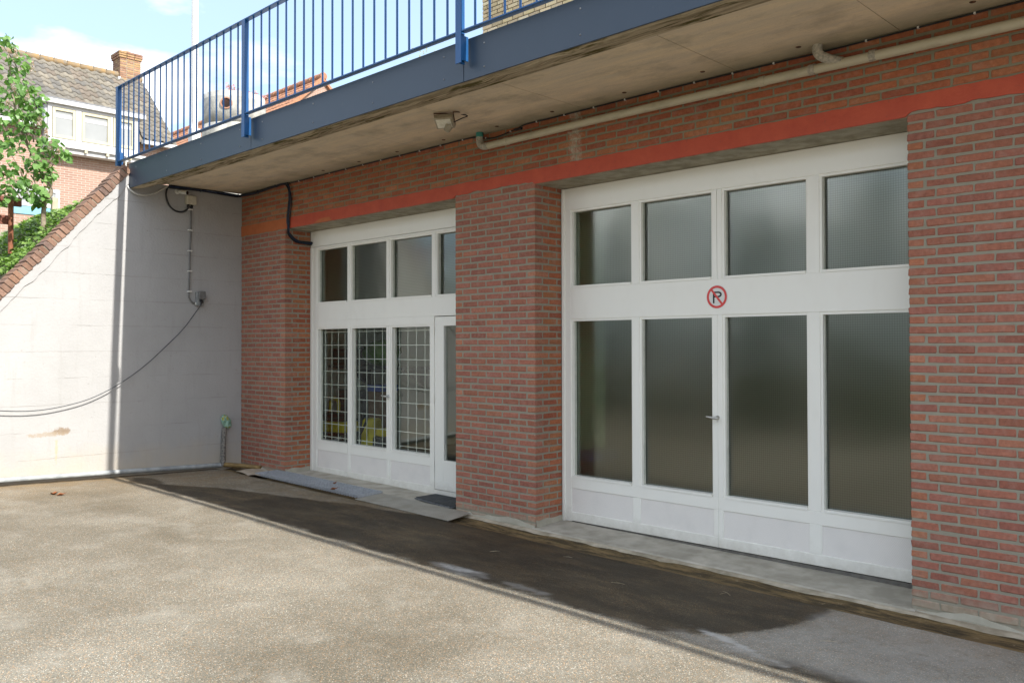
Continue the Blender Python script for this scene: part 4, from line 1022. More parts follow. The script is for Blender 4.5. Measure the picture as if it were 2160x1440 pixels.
for (h0, h1) in ((0.02, 0.098),):
    a_ = Vector((0, -1.575, 2.225)); e_ = a_ - sl * 3.5
    p = []
    for q in (a_ + pn * h1, e_ + pn * h1):
        p += [Vector((XW - 0.26, q.y, q.z)), Vector((XW + 0.018, q.y, q.z))]
    q2 = []
    for q in (a_ + pn * h0, e_ + pn * h0): q2 += [Vector((XW - 0.26, q.y, q.z)), Vector((XW + 0.018, q.y, q.z))]
    b.hexa([p[0], p[1], p[3], p[2], q2[0], q2[1], q2[3], q2[2]])
b.build('mortar_bed', W, M['mortar'])

# ------------------------------------------------------------------ pipes and cables
# drain pipe on the facade
t = thing('drain_pipe', (-3, -0.06, 1.86), 'cream plastic drain pipe running level along the brick strip under the soffit', 'pipe')
YP = -0.062; zp = lambda x: 1.905 - 0.0 * x
b = MB(); b.tube([(-5.86, YP, 1.915), (-4.6, YP, 1.921), (-2.53, YP, 1.914), (-0.6, YP, 1.90)], 0.034, 14); b.build('main_pipe', t, M['pvc'])
b = MB(); b.tube(spline([(-5.985, YP, 2.02), (-5.985, YP, 1.985), (-5.972, YP, 1.945), (-5.93, YP, 1.92), (-5.86, YP, 1.915)]), 0.036, 14); b.build('elbow', t, M['pvc_old'])
b = MB(); b.tube([(-5.985, YP, 2.018), (-5.985, YP, 2.062)], 0.0365, 14); b.build('sleeve', t, M['teal'])
b = MB(); b.tube(spline([(-2.56, YP - 0.05, 2.062), (-2.56, YP - 0.05, 2.02), (-2.54, YP - 0.042, 1.985), (-2.47, YP - 0.012, 1.945), (-2.41, YP, 1.922)]), 0.034, 14); b.build('branch', t, M['pvc_old'])
for x in (-5.62, -3.0, -2.20, -2.62):
    b = MB(); b.tube([(x - 0.022, YP, 1.916), (x + 0.022, YP, 1.916)], 0.0385, 14); b.build('collar', t, M['pvc_old' if x > -3 else 'pvc'])
# floor pipe along the white wall
b = MB(); b.tube([(-10.725, -6.2, gz(-10.7, -6.2) + 0.07), (-10.725, -3, gz(-10.7, -3) + 0.062), (-10.725, -1.55, gz(-10.7, -1.55) + 0.055), (-10.725, -0.30, gz(-10.7, -0.3) + 0.045)], 0.029, 12)
b.top('floor_pipe', M['grey_pipe'], 'grey plastic pipe lying along the foot of the white wall', 'pipe')
b = MB(); b.tube([(-10.70, -0.27, gz(-10.7, -0.27) + 0.05), (-10.45, -0.12, -1.60), (-10.20, -0.02, -1.612)], 0.03, 10)
b.top('short_pipe', M['brown_pipe'], 'short ochre pipe on the ground between the white wall corner and the brick pier', 'pipe')
b = MB(); b.tube([(-10.715, -0.285, -1.60), (-10.715, -0.275, -1.3), (-10.712, -0.262, -1.10)], [0.036, 0.034, 0.033], 10)
b.top('standpipe', M['stand'], 'stained upright pipe stub against the white wall under a plastic bag', 'pipe')
b = MB(); rnd = random.Random(4); n1, n2 = 7, 11; vs_ = []
for i in range(n1 + 1):
    th = math.pi * i / n1
    for k in range(n2):
        ph = 2 * math.pi * k / n2; q = 1 + rnd.uniform(-.22, .22)
        vs_.append((-10.705 + 0.045 * math.sin(th) * math.cos(ph) * q, -0.245 + 0.068 * math.sin(th) * math.sin(ph) * q + 0.03 * math.cos(th), -1.12 + 0.10 * (1 - math.cos(th))))
b.mat(M['bag']).add(vs_, [(i * n2 + k, i * n2 + (k + 1) % n2, (i + 1) * n2 + (k + 1) % n2, (i + 1) * n2 + k) for i in range(n1) for k in range(n2)])
b.mat(M['bag_y'])
for i, f in enumerate(b.f):
    if (i * 7) % 9 in (2, 5): b.mi[i] = 1
b.top('plastic_bag', None, 'crumpled mint green and yellow plastic bag tied over a pipe stub', 'plastic bag')

# black cable bundle under the soffit
t = thing('cable_bundle', (-10.4, -0.5, 2.03), 'thick black cable bundle running under the soffit and looping down beside the red band', 'cable')
path = [(-10.735, -1.03, 2.030), (-10.735, -0.80, 2.040), (-10.735, -0.45, 2.035), (-10.73, -0.10, 2.030), (-10.69, -0.035, 2.030), (-10.45, -0.03, 2.028), (-10.15, -0.03, 2.030), (-9.85, -0.03, 2.050), (-9.68, -0.032, 2.058), (-9.55, -0.034, 2.035), (-9.49, -0.035, 1.97), (-9.48, -0.033, 1.88), (-9.505, -0.03, 1.75), (-9.53, -0.028, 1.58), (-9.52, -0.026, 1.47), (-9.56, 0.0, 1.425), (-9.60, 0.06, 1.385), (-9.605, 0.16, 1.335), (-9.605, 0.28, 1.318), (-9.60, YR, 1.325)]
pp = spline(path, 5)
for q in range(4):
    off = [Vector((0.010 * math.cos(1.6 * q), 0.008 * math.sin(1.6 * q + .3), 0.014 * math.sin(1.6 * q))) for _ in pp]
    b = MB(); b.tube([p + o_ * (1 + 0.35 * math.sin(i * 0.55 + q * 2)) for i, (p, o_) in enumerate(zip(pp, off))], 0.0085, 6); b.build('cable', t, M['black' if q % 2 else 'blue_cable'])
b = MB(); b.tube(spline([(-9.52, -0.026, 2.02), (-9.47, -0.02, 1.90), (-9.465, -0.02, 1.75), (-9.49, -0.02, 1.60), (-9.52, -0.02, 1.46)], 6), 0.006, 6); b.build('loose_cable', t, M['black'])
for i in (8, 16, 28, 36, 46, 62):
    if i < len(pp):
        d = (pp[min(i + 1, len(pp) - 1)] - pp[i]).normalized(); b = MB(); b.tube([pp[i] - d * 0.003, pp[i] + d * 0.003], 0.026, 10); b.build('cable_tie', t, M['plastic_g'])
b = MB(); b.tube(spline([(-10.735, -1.03, 2.035), (-10.735, -1.055, 1.95), (-10.735, -1.045, 1.86), (-10.735, -1.0, 1.775), (-10.735, -0.92, 1.727), (-10.735, -0.83, 1.73), (-10.735, -0.77, 1.775), (-10.735, -0.755, 1.81)], 6), 0.011, 8)
b.top('looped_cable', M['black'], 'black cable hanging in a loop from the soffit to the cream junction box', 'cable')
t = thing('junction_box', (-10.74, -0.73, 1.815), 'cream square junction box high on the white wall', 'junction box')
b = MB(); b.box(-10.758, -10.70, -0.80, -0.665, 1.83, 1.945); b.build('case', t, M['box'], 0.008)
for y in (-0.765, -0.72):
    b = MB(); b.lathe([(0.014, 0.0), (0.014, -0.02), (0.018, -0.02), (0.018, -0.035), (0.012, -0.05)], (-10.73, y, 1.83), 10); b.build('gland', t, M['plastic_k'])
t = thing('conduit', (-10.74, -0.73, 0.57), 'thin grey conduit with white clips dropping from the junction box to the socket', 'conduit')
b = MB(); b.tube(spline([(-10.74, -0.722, 1.79), (-10.74, -0.725, 1.5), (-10.74, -0.735, 1.2), (-10.74, -0.742, 0.9), (-10.74, -0.748, 0.66), (-10.74, -0.735, 0.60), (-10.74, -0.69, 0.555), (-10.74, -0.64, 0.545)], 5), 0.0105, 8); b.build('tube', t, M['conduit'])
for z in (1.77, 1.50, 1.23, 0.965, 0.70): 
    b = MB(); b.box(-10.76, -10.724, -0.762 - 0.004 * (1.77 - z), -0.704 - 0.006 * (1.77 - z), z - 0.008, z + 0.008); b.build('clip', t, M['clip'], 0.002)
b = MB(); b.lathe([(0.013, 0), (0.013, 0.03)], (-10.74, -0.655, 0.53), 10); b.build('end_clip', t, M['clip'])
t = thing('wall_socket', (-10.74, -0.60, 0.50), 'grey weatherproof socket with a black plug on the white wall', 'socket')
b = MB(); b.box(-10.758, -10.71, -0.655, -0.555, 0.515, 0.70); b.build('back_box', t, M['sock'], 0.006)
b = MB(); b.box(-10.712, -10.68, -0.635, -0.545, 0.60, 0.705); b.build('cover_flap', t, M['conduit'], 0.006)
b = MB(); b.tube([(-10.705, -0.60, 0.585), (-10.67, -0.605, 0.565)], 0.022, 10); b.tube([(-10.68, -0.605, 0.57), (-10.67, -0.622, 0.52)], 0.011, 8); b.build('plug', t, M['plastic_k'])
b = MB(); b.tube(spline([(-10.67, -0.62, 0.525), (-10.68, -0.72, 0.38), (-10.69, -0.86, 0.195), (-10.69, -1.10, -0.04), (-10.69, -1.365, -0.275), (-10.69, -1.67, -0.482), (-10.69, -1.98, -0.630), (-10.69, -2.295, -0.709), (-10.69, -2.6, -0.741), (-10.69, -2.93, -0.722), (-10.69, -3.3, -0.66), (-10.70, -3.8, -0.52), (-10.74, -4.2, -0.40)], 6), 0.0058, 6)
b.top('hanging_cable', M['plastic_g'], 'thin dark cable sagging across the white wall from the grey socket', 'cable')
b = MB(); b.tube(spline([(-10.80, -1.52, 2.36), (-10.80, -1.535, 2.27), (-10.80, -1.535, 2.10), (-10.775, -1.53, 2.00), (-10.73, -1.51, 1.93), (-10.72, -1.43, 1.882), (-10.73, -1.32, 1.882), (-10.735, -1.20, 1.925), (-10.735, -1.10, 1.99), (-10.735, -1.03, 2.03)], 6), 0.0105, 8)
b.top('pale_cable', M['grey_cable'], 'pale grey cable bending round the left end of the blue-grey fascia', 'cable')
# thin wire with clips along the soffit corner
t = thing('thin_wire', (-5, -0.012, 2.04), 'thin black wire clipped along the top brick course under the soffit', 'cable')
wp = [(-9.53, -0.010, 2.045), (-9.0, -0.010, 2.048), (-8.2, -0.010, 2.050), (-7.4, -0.010, 2.050), (-6.9, -0.010, 2.048), (-6.22, -0.010, 2.052), (-6.05, -0.010, 2.03), (-5.85, -0.010, 1.998), (-5.65, -0.010, 2.015), (-5.50, -0.010, 2.035), (-5.41, -0.010, 2.050), (-5.0, -0.010, 2.050), (-4.0, -0.010, 2.052), (-3.0, -0.010, 2.047), (-2.55, -0.010, 2.042), (-1.5, -0.010, 2.05), (-0.7, -0.010, 2.05)]
b = MB(); b.tube(spline(wp, 4), 0.006, 6); b.build('wire', t, M['black'])
x = -9.3
while x < -0.9:
    z = lerp_pts([(p[0], p[2]) for p in wp], x); b = MB(); b.box(x - 0.006, x + 0.006, -0.018, 0.001, z - 0.007, z + 0.007); b.build('clip', t, M['clip']); x += 0.335
b = MB(); b.box(-5.56, -5.47, -0.025, -0.001, 2.012, 2.034); b.build('splice', t, M['plastic_k'], 0.004)
# rusty fixing holes in the soffit
for i, (x, y) in enumerate([(-8.6, -0.12), (-7.9, -0.11), (-7.2, -0.12), (-6.45, -0.12), (-5.69, -0.12), (-4.98, -0.136), (-4.18, -0.15), (-3.434, -0.168), (-2.67, -0.17), (-1.56, -0.177)]):
    b = MB(); b.lathe([(0.001, -0.002), (0.017, -0.002), (0.022, 0.004)], (x, y, 2.060), 12)
    b.top('soffit_plug', M['rust'], 'small rusty round plug in the soffit, %s from the left in its row' % ['first', 'second', 'third', 'fourth', 'fifth', 'sixth', 'seventh', 'eighth', 'ninth', 'tenth'][i], 'plug', 'rusty plugs in the soffit')
# dome camera
t = thing('security_camera', (-10.73, -0.85, 1.94), 'small white bullet camera on the white wall beside the junction box', 'camera')
b = MB(); b.lathe([(0.001, 0), (0.035, 0), (0.035, 0.015), (0.015, 0.02)], (-10.758, -0.90, 1.985), 14, 'x'); b.build('base', t, M['clip'])
b = MB(); b.tube([(-10.73, -0.90, 1.985), (-10.70, -0.875, 1.975), (-10.63, -0.83, 1.962)], [0.014, 0.026, 0.028], 12); b.build('housing', t, M['clip'])
b = MB(); b.tube([(-10.632, -0.831, 1.9625), (-10.622, -0.825, 1.961)], 0.023, 12); b.build('lens', t, M['lens'])
# floodlight under the slab
t = thing('floodlight', (-5.68, -0.70, 2.06), 'cream floodlight with motion sensor hanging under the soffit', 'floodlight')
hm = Matrix.Translation((-5.66, -0.80, 1.975)) @ Matrix.Rotation(R(28), 4, 'Z') @ Matrix.Rotation(R(52), 4, 'X')
b = MB(); b.box(-0.085, 0.085, -0.028, 0.03, -0.06, 0.06, hm); b.build('lamp_head', t, M['lampgrey'], 0.006)
b = MB(); b.box(-0.068, 0.068, -0.032, -0.027, -0.045, 0.045, hm); b.build('lens', t, M['lampglass'], 0.002)
for s_ in (-1, 1):
    b = MB(); b.tube([hm @ Vector((s_ * 0.09, 0.0, 0.0)), hm @ Vector((s_ * 0.09, 0.03, 0.07)), Vector((-5.62 + s_ * 0.05, -0.70, 2.062))], 0.006, 6); b.build('bracket', t, M['rust'])
b = MB(); b.tube(spline([(-5.60, -0.78, 1.95), (-5.55, -0.70, 2.0), (-5.56, -0.62, 2.04), (-5.62, -0.64, 2.062)]), 0.005, 6); b.build('lead', t, M['black'])
b = MB(); b.tube([(-5.585, -0.80, 1.93), (-5.59, -0.815, 1.905)], 0.010, 8); b.tube([(-5.585, -0.815, 1.918), (-5.60, -0.835, 1.872)], [0.036, 0.028], 12); b.build('motion_sensor', t, M['lampgrey'])

# ------------------------------------------------------------------ things on the ground
# galvanised grating
t = thing('steel_grating', (-8.75, -0.1, gz(-8.75, -0.2)), 'long galvanised steel grating lying in front of the barred garage door', 'grating')
gx0, gx1, gy0, gy1 = -9.80, -7.63, -0.325, 0.015; zt0 = gz(-9.8, -0.2) + 0.052; zt1 = gz(-7.6, -0.2) + 0.052
mtg = Matrix.Translation((gx0, gy0, zt0)) @ Matrix.Rotation(math.atan2(zt1 - zt0, gx1 - gx0), 4, 'Y').inverted()
Lg = gx1 - gx0; Wg = gy1 - gy0
b = MB(); b.box(0, Lg, Wg - 0.005, Wg, -0.032, 0, mtg); b.box(0, 0.005, 0.005, Wg - 0.005, -0.032, 0, mtg); b.box(Lg - 0.005, Lg, 0.005, Wg - 0.005, -0.032, 0, mtg); b.build('frame', t, M['galv'])
cbm = MB(); cbm.mats = [M['galv']]; cbm.box(-0.003, 0.003, 0.0, Wg - 0.005, -0.034, -0.001); cme = cbm.mesh('cross_bar')
n = 44
for i in range(1, n):
    o = link('cross_bar', cme, t); o.matrix_local = Matrix.Translation(-origin_of(t)) @ mtg @ Matrix.Translation((Lg * i / n, 0, 0))
for i in range(1, 9):
    y = Wg * i / 9; b = MB(); b.box(0.005, Lg - 0.005, y - 0.002, y + 0.002, -0.012, 0.0005, mtg); b.build('long_bar', t, M['galv'])
for (cx, lab) in ():
    pass
# tread plate
b = MB(); e1, e2, e3, e4 = (-7.62, -0.36), (-6.10, -0.375), (-6.14, -0.04), (-7.62, 0.0)
zt = lambda x, y: gz(x, -0.25) + (0.012 if y < -0.2 else 0.028)
P_ = [(e[0], e[1], zt(*e)) for e in (e1, e2, e3, e4)]
b.hexa(P_ + [(p[0], p[1], p[2] + 0.006) for p in P_]); b.top('tread_plate', M['tread'], 'worn grey tread plate bridging the drain in front of the wicket door', 'steel plate')
# rubber mat with ridges
t = thing('door_mat', (-6.85, 0.2, gz(-6.8, 0) + 0.03), 'dark rubber mat on the doorstep before the wicket door', 'mat')
zmt = gz(-6.8, 0) + 0.036
b = MB(); b.hexa([(-7.13, 0.06, zmt - 0.005), (-6.45, -0.04, zmt - 0.008), (-6.45, 0.34, zmt + 0.002), (-7.13, 0.365, zmt + 0.002), (-7.13, 0.06, zmt + 0.006), (-6.45, -0.04, zmt + 0.003), (-6.45, 0.34, zmt + 0.012), (-7.13, 0.365, zmt + 0.012)]); b.build('base', t, M['mat'])
b = MB()
for i in range(28):
    x = -7.11 + 0.0235 * i; f_ = (x + 7.13) / 0.68; ya = 0.06 - 0.10 * f_; b.box(x, x + 0.009, ya + 0.01, 0.335, zmt + 0.010, zmt + 0.018)
o = b.build('ribs', t, M['plastic_g']); o['kind'] = 'stuff'
# cardboard
b = MB(); n = 10; vs_ = []
for i in range(n + 1):
    for j in range(5):
        x = -10.22 + 0.55 * i / n; y = -0.36 + 0.42 * j / 4; vs_.append((x + 0.04 * (j / 4), y - 0.02 * math.sin(i * 1.1), gz(x, -0.25) + 0.022 + 0.018 * math.sin(i * 0.9 + j) * (j != 4)))
b.add(vs_ + [(v[0], v[1], v[2] - 0.005) for v in vs_], [(i * 5 + j, (i + 1) * 5 + j, (i + 1) * 5 + j + 1, i * 5 + j + 1) for i in range(n) for j in range(4)] + [(55 + i * 5, 55 + (i + 1) * 5, (i + 1) * 5, i * 5) for i in range(n)] + [(i * 5 + 4, (i + 1) * 5 + 4, 55 + (i + 1) * 5 + 4, 55 + i * 5 + 4) for i in range(n)])
b.top('cardboard_sheet', M['card'], 'buckled flat sheet of damp cardboard left of the steel grating', 'cardboard')
# fallen leaves and twigs
def dead_leaf(x, y, z, s, rz, lab):
    b = MB(); p = []
    for (u, v, h) in ((-1, 0, 0.1), (-.4, .45, .5), (.3, .4, .35), (1, 0, .6), (.3, -.4, .3), (-.4, -.45, .45), (0, 0, 0.02)): 
        p.append((x + s * (u * math.cos(rz) - v * math.sin(rz)), y + s * (u * math.sin(rz) + v * math.cos(rz)), z + s * h))
    b.add(p, [(6, 0, 5), (6, 1, 0), (6, 2, 1), (6, 3, 2), (6, 4, 3), (6, 5, 4)]); b.top('fallen_leaf', M['deadleaf'], lab, 'leaf', 'dead leaves on the ground')
dead_leaf(-9.79, -2.66, gz(-9.8, -2.6) + 0.003, 0.062, 0.3, 'curled brown leaf on the sunlit yard below the white wall')
dead_leaf(-9.69, -2.62, gz(-9.8, -2.6) + 0.003, 0.05, 1.3, 'flatter brown leaf right beside the curled one on the sunlit yard')
dead_leaf(-8.05, -0.33, gz(-8, -0.3) + 0.056, 0.05, 1.0, 'red-brown leaf standing on the outer edge of the steel grating')
dead_leaf(-8.38, -0.10, gz(-8.3, -0.3) + 0.057, 0.035, 2.0, 'small brown leaf lying on the middle of the steel grating')
rnd = random.Random(21)
TW = [(-4.45, -0.62, 0.3, 'thin pale twig on the wet strip in front of the middle brick pier'), (-3.72, -0.95, 0.2, 'pale twig lying in the middle of the wet strip before the big door'), (-2.98, -0.60, 2.6, 'forked pale twig on the wet strip close to the drain, before the third bay'),
      (-2.15, -1.05, 0.5, 'pale straw on the dry grey asphalt right of the wet strip'), (-4.95, -0.95, 0.9, 'thin twig on the wet strip left of the pale stain'), (-5.4, -3.1, 0.5, 'light brown twig on the sunlit yard, left of the others'), (-4.6, -3.2, 0.7, 'light brown twig on the sunlit yard nearest the camera')]
for (x, y, a_, lab) in TW:
    L_ = rnd.uniform(0.07, 0.12); z = gz(x, y) + 0.006
    b = MB(); b.tube([(x, y, z), (x + L_ * .5 * math.cos(a_) + .006, y + L_ * .5 * math.sin(a_), z + .005), (x + L_ * math.cos(a_), y + L_ * math.sin(a_), z + 0.001)], [0.0012, 0.0016, 0.0008], 5)
    if 'forked' in lab: b.tube([(x + L_ * .5 * math.cos(a_), y + L_ * .5 * math.sin(a_), z + .005), (x + L_ * .7 * math.cos(a_ + .9), y + L_ * .7 * math.sin(a_ + .9), z + .002)], 0.001, 5)
    b.top('dry_twig', M['straw'], lab, 'twig', 'dry twigs on the yard')

# ------------------------------------------------------------------ upper storey of yellow brick
t = thing('upper_building', (-4, 4.5, 2.2), 'yellow brick upper storey set back behind the balcony railing', 'building')
b = MB(); b.box(-9.515, 4.0, 3.412, 8.0, 2.2, 5.9); b.build('wall_core', t, M['mortar_y'])
br = []
for r_ in range(30):
    z0 = 4.02 + r_ * 0.0625; x = -9.53 - (0.11 if r_ % 2 else 0.0)
    while x < -7.4:
        a, e = max(x, -9.53), x + 0.205
        if e - a > 0.03: br.append((a, e, 3.40, 3.50, z0, z0 + 0.050, None))
        x += 0.22
lay(t, br, PAL_YEL, M['brick_n'], M['brick_nj'], 300, key=lambda q: q[0] + 0.2 * abs(q[4] - 4.95), seedv=9)
t = thing('terrace_shrub', (-8.6, 1.6, 2.21), 'thin pale twiggy shrub behind the railing beside the yellow brick corner', 'shrub')
b = MB(); c_ = MB(); rnd = random.Random(8)
for i in range(16):
    base = Vector((-8.85 + rnd.uniform(-.5, .5), 1.9 + rnd.uniform(-.2, .2), 2.21)); tip = base + Vector((rnd.uniform(-.35, .35), rnd.uniform(-.2, .2), rnd.uniform(1.4, 1.78)))
    mid_ = (base + tip) / 2 + Vector((rnd.uniform(-.1, .1), 0, 0.1)); b.tube(spline([base, mid_, tip], 4), [0.008] * 4 + [0.006] * 4 + [0.003], 5)
    for k in range(34):
        p = tip + Vector((rnd.gauss(0, .10), rnd.gauss(0, .08), rnd.gauss(-.04, .08))); d = Vector((rnd.gauss(0, 1), rnd.gauss(0, 1), rnd.gauss(0, 1))).normalized(); e_ = d.orthogonal().normalized(); s_ = rnd.uniform(.012, .026)
        c_.add([p - e_ * s_ * .5, p + d * s_, p + e_ * s_ * .5, p - d * s_], [(0, 1, 2, 3)])
b.build('stems', t, M['bark']); o = c_.build('leaves', t, M['cream_leaf'], fix=False); o['kind'] = 'stuff'

# ------------------------------------------------------------------ garden behind the white wall
def tz(x, y):
    h = min(ztop(y) - 0.20 if y < -1.594 else 1.80, 1.80); h = max(h, -1.55)
    return h + min(0.0, max(0, (-11.5 - x)) * 0.06) * (1 if y > -4.0 else max(0, 1 + (y + 4.0) / 2)) + 0.02 * hsh(x, y, 1.3)
g = MB(); xs = [-11.0 - 0.25 * i for i in range(16)] + [-15.5, -17, -19, -21, -23, -25, -30, -40, -60, -100]; ys = [-9, -7, -6, -5.4, -5] + [-4.8 + 0.2 * i for i in range(18)] + [-1.2, -0.6, 0, 1, 3, 6, 10, 20, 40, 80]
vs_ = [(x, y, tz(x, y)) for x in xs for y in ys]; k_ = len(ys)
g.add(vs_, [(i * k_ + j, (i + 1) * k_ + j, (i + 1) * k_ + j + 1, i * k_ + j + 1) for i in range(len(xs) - 1) for j in range(k_ - 1)], True)
tag(g.build('garden_terrain', None, M['earth']), kind='structure')
# leaf shapes
def leaf_geo(p, d, nrm, L_, W_):
    d = d.normalized(); s_ = d.cross(nrm).normalized(); n_ = s_.cross(d)
    return [p, p + d * L_ * .28 + s_ * W_ * .5 + n_ * L_ * .06, p + d * L_ * .65 + s_ * W_ * .36 + n_ * L_ * .03, p + d * L_ - n_ * L_ * .10, p + d * L_ * .65 - s_ * W_ * .36 + n_ * L_ * .03, p + d * L_ * .28 - s_ * W_ * .5 + n_ * L_ * .06, p + d * L_ * .45 - n_ * L_ * .05], [(0, 1, 6), (1, 2, 6), (2, 3, 6), (3, 4, 6), (4, 5, 6), (5, 0, 6)]
rnd = random.Random(31)
c_ = MB()
cnt = 0
while cnt < 6000:
    x = -11.04 - rnd.random() ** 1.3 * 3.2; y = rnd.uniform(-3.6, -1.60)
    dens = 0.5 + 0.5 * hsh(x, y, 2.2)
    if ztop(y) < 1.02 and x > -12.4: continue
    if rnd.random() > 0.35 + dens * 0.6: continue
    z = tz(x, y) + 0.02 + rnd.random() * (0.10 + 0.10 * max(0, hsh(x, y, 3))) * min(1, max(0.25, (-1.8 - y) * 4))
    d = Vector((rnd.uniform(0.1, 1), rnd.gauss(0, .7), rnd.uniform(-.5, .25))); n_ = Vector((rnd.gauss(0.35, .4), rnd.gauss(-.1, .4), 1)).normalized(); L_ = rnd.uniform(.035, .08)
    c_.add(*leaf_geo(Vector((x, y, z)), d, n_, L_, L_ * .85)); cnt += 1
c_.mats = [M['ivy']]; o = c_.build('ground_cover', None, fix=False); tag(o, 'bright green leafy ground cover on the slope behind the brick coping', 'ground cover', kind='stuff')
# lilac tree
T = thing('lilac_tree', (-12.0, -2.10, tz(-12, -2.1)), 'lilac tree with heart-shaped leaves and fading blooms left of the house', 'tree')
def q2w(px, py, dx=0.0): return Vector((-12.0 + dx, -2.60 + px * 0.0055, 1.77 + (440 - py) * 0.00584))
CL = [(5, 95, 26), (38, 128, 24), (18, 180, 44), (62, 195, 28), (40, 228, 42), (72, 238, 22), (12, 268, 48), (52, 282, 32), (100, 300, 24), (124, 312, 20), (28, 328, 44), (78, 344, 28), (98, 362, 20), (18, 388, 38), (58, 398, 34), (84, 418, 20), (0, 425, 28), (-40, 130, 45), (-60, 220, 60), (-55, 310, 60), (-50, 390, 50), (-90, 280, 55)]
b = MB(); base = Vector((-12.0, -2.10, tz(-12, -2.1) - 0.05))
rnd = random.Random(77)
stemA = [base, q2w(92, 432), q2w(105, 400, .03), q2w(78, 350, .02), q2w(50, 290), q2w(30, 230), q2w(20, 170), q2w(15, 110)]
b.tube(spline(stemA, 4), [0.034 - 0.028 * i / 28 for i in range(29)], 8)
b.tube(spline([q2w(92, 432), q2w(84, 405, -.05), q2w(60, 390, -.1), q2w(10, 370, -.1), q2w(-50, 300, -.1)], 4), [0.024 - 0.02 * i / 16 for i in range(17)], 7)
b.build('trunk', T, M['bark'])
b = MB()
for (px, py, r_) in CL:
    src = q2w(max(-30, min(95, px * 0.6 + 30)), min(425, py + 55), rnd.uniform(-.1, .1)); dst = q2w(px, py, rnd.uniform(-.15, .15)); b.tube(spline([src, (src + dst) / 2 + Vector((rnd.uniform(-.05, .05), rnd.uniform(-.05, .05), 0)), dst], 4), [0.010 - 0.0075 * i / 8 for i in range(9)], 5)
b.build('branches', T, M['bark'])
lv = []
for (px, py, r_) in CL:
    c0_ = q2w(px, py); rr = r_ * 0.0056
    for k in range(int(11 + r_ * 1.25)):
        while True:
            v = Vector((rnd.uniform(-1, 1), rnd.uniform(-1, 1), rnd.uniform(-1, 1)))
            if 0.25 < v.length < 1: break
        p = c0_ + Vector((v.x * rr * 1.5, v.y * rr, v.z * rr * .95)); d = Vector((v.x * .6 + rnd.gauss(0.25, .4), v.y * .8 + rnd.gauss(0, .4), -0.55 + rnd.gauss(0, .35))); n_ = Vector((rnd.gauss(.5, .5), rnd.gauss(-.1, .5), rnd.gauss(.7, .4))).normalized()
        lv.append((p, d, n_, rnd.uniform(.06, .115)))
lms = []
for k in range(4):
    bb = MB(); bb.mats = [M['leaf']]; bb.add(*leaf_geo(Vector((0, 0, 0)), Vector((1, 0, 0)), Vector((0, .15 * (k - 1.5), 1)), .085, .062 + .006 * k)); lms.append(bb.mesh('leaf', fix=False))
lv.sort(key=lambda q: -(q[0].x + 0.3 * q[0].y))
for (p, d, n_, L_) in lv[:300]:
    d = d.normalized(); s_ = d.cross(n_).normalized(); n2_ = s_.cross(d)
    o = link('leaf', rnd.choice(lms), T); mm = Matrix((d, -s_, n2_)).transposed().to_4x4(); mm.translation = p - origin_of(T); o.matrix_local = mm @ Matrix.Scale(L_ / .085, 4)
bb = MB(); bb.mats = [M['leaf']]
for (p, d, n_, L_) in lv[300:]: bb.add(*leaf_geo(p, d, n_, L_, L_ * .76))
o = bb.build('foliage', T, fix=False); o['kind'] = 'stuff'
for (px, py) in ((18, 205), (55, 150), (45, 215), (20, 130), (70, 265), (95, 315), (110, 322), (85, 290), (5, 240)):
    bb = MB(); bb.mats = [M['lilac']]; c0_ = q2w(px, py, .18)
    for k in range(70):
        h = rnd.random(); a_ = rnd.uniform(0, 6.28); r_ = .035 * (1 - h * .75) * rnd.uniform(.5, 1); p = c0_ + Vector((r_ * math.cos(a_), r_ * math.sin(a_), h * .13)); d = Vector((rnd.gauss(0, 1), rnd.gauss(0, 1), rnd.gauss(0, 1))).normalized(); e_ = d.orthogonal().normalized(); s_ = .011
        bb.add([p - e_ * s_, p + d * s_, p + e_ * s_, p - d * s_], [(0, 1, 2, 3)])
    bb.build('blossom', T, fix=False)
# brown board fence and posts
t = thing('board_fence', (-12.45, -2.6, 1.2), 'two red-brown boards on a rusty post behind the lilac tree', 'fence')
for (z0, z1, ye) in ((1.83, 1.95, -2.22), (1.585, 1.70, -2.34)):
    b = MB(); b.box(-12.50, -12.465, -4.2, ye, z0, z1); b.build('board', t, M['plank'], 0.004)
b = MB(); b.tube([(-12.43, -2.36, 1.2), (-12.43, -2.36, 1.96)], 0.032, 12); b.build('post', t, M['rustpost'])
b = MB(); b.box(-13.55, -13.47, -1.53, -1.45, 1.7, 2.17); b.top('wooden_post', M['greypost'], 'weathered square wooden post in the ground cover below the house window', 'post', bevel=0.006)

# ------------------------------------------------------------------ brick house
H = thing('brick_house', (-25, 1, 2.6), 'brick house with grey wavy tiled roof, white dormer and tall chimney', 'house')
XH = -24.0; HY0, HY1 = -4.5, 5.0; XRG, ZRG = -26.2, 8.08; XEV, ZEV = -23.75, 5.72
b = MB()
b.prism([(XH, 1.5), (XH, 5.62), (XRG, ZRG - 0.12), (-28.4, 5.62), (-28.4, 1.5)], 'y', HY0, HY1 - 0.12)
for v in range(0): pass
b.build('wall', H, M['farbrick'])
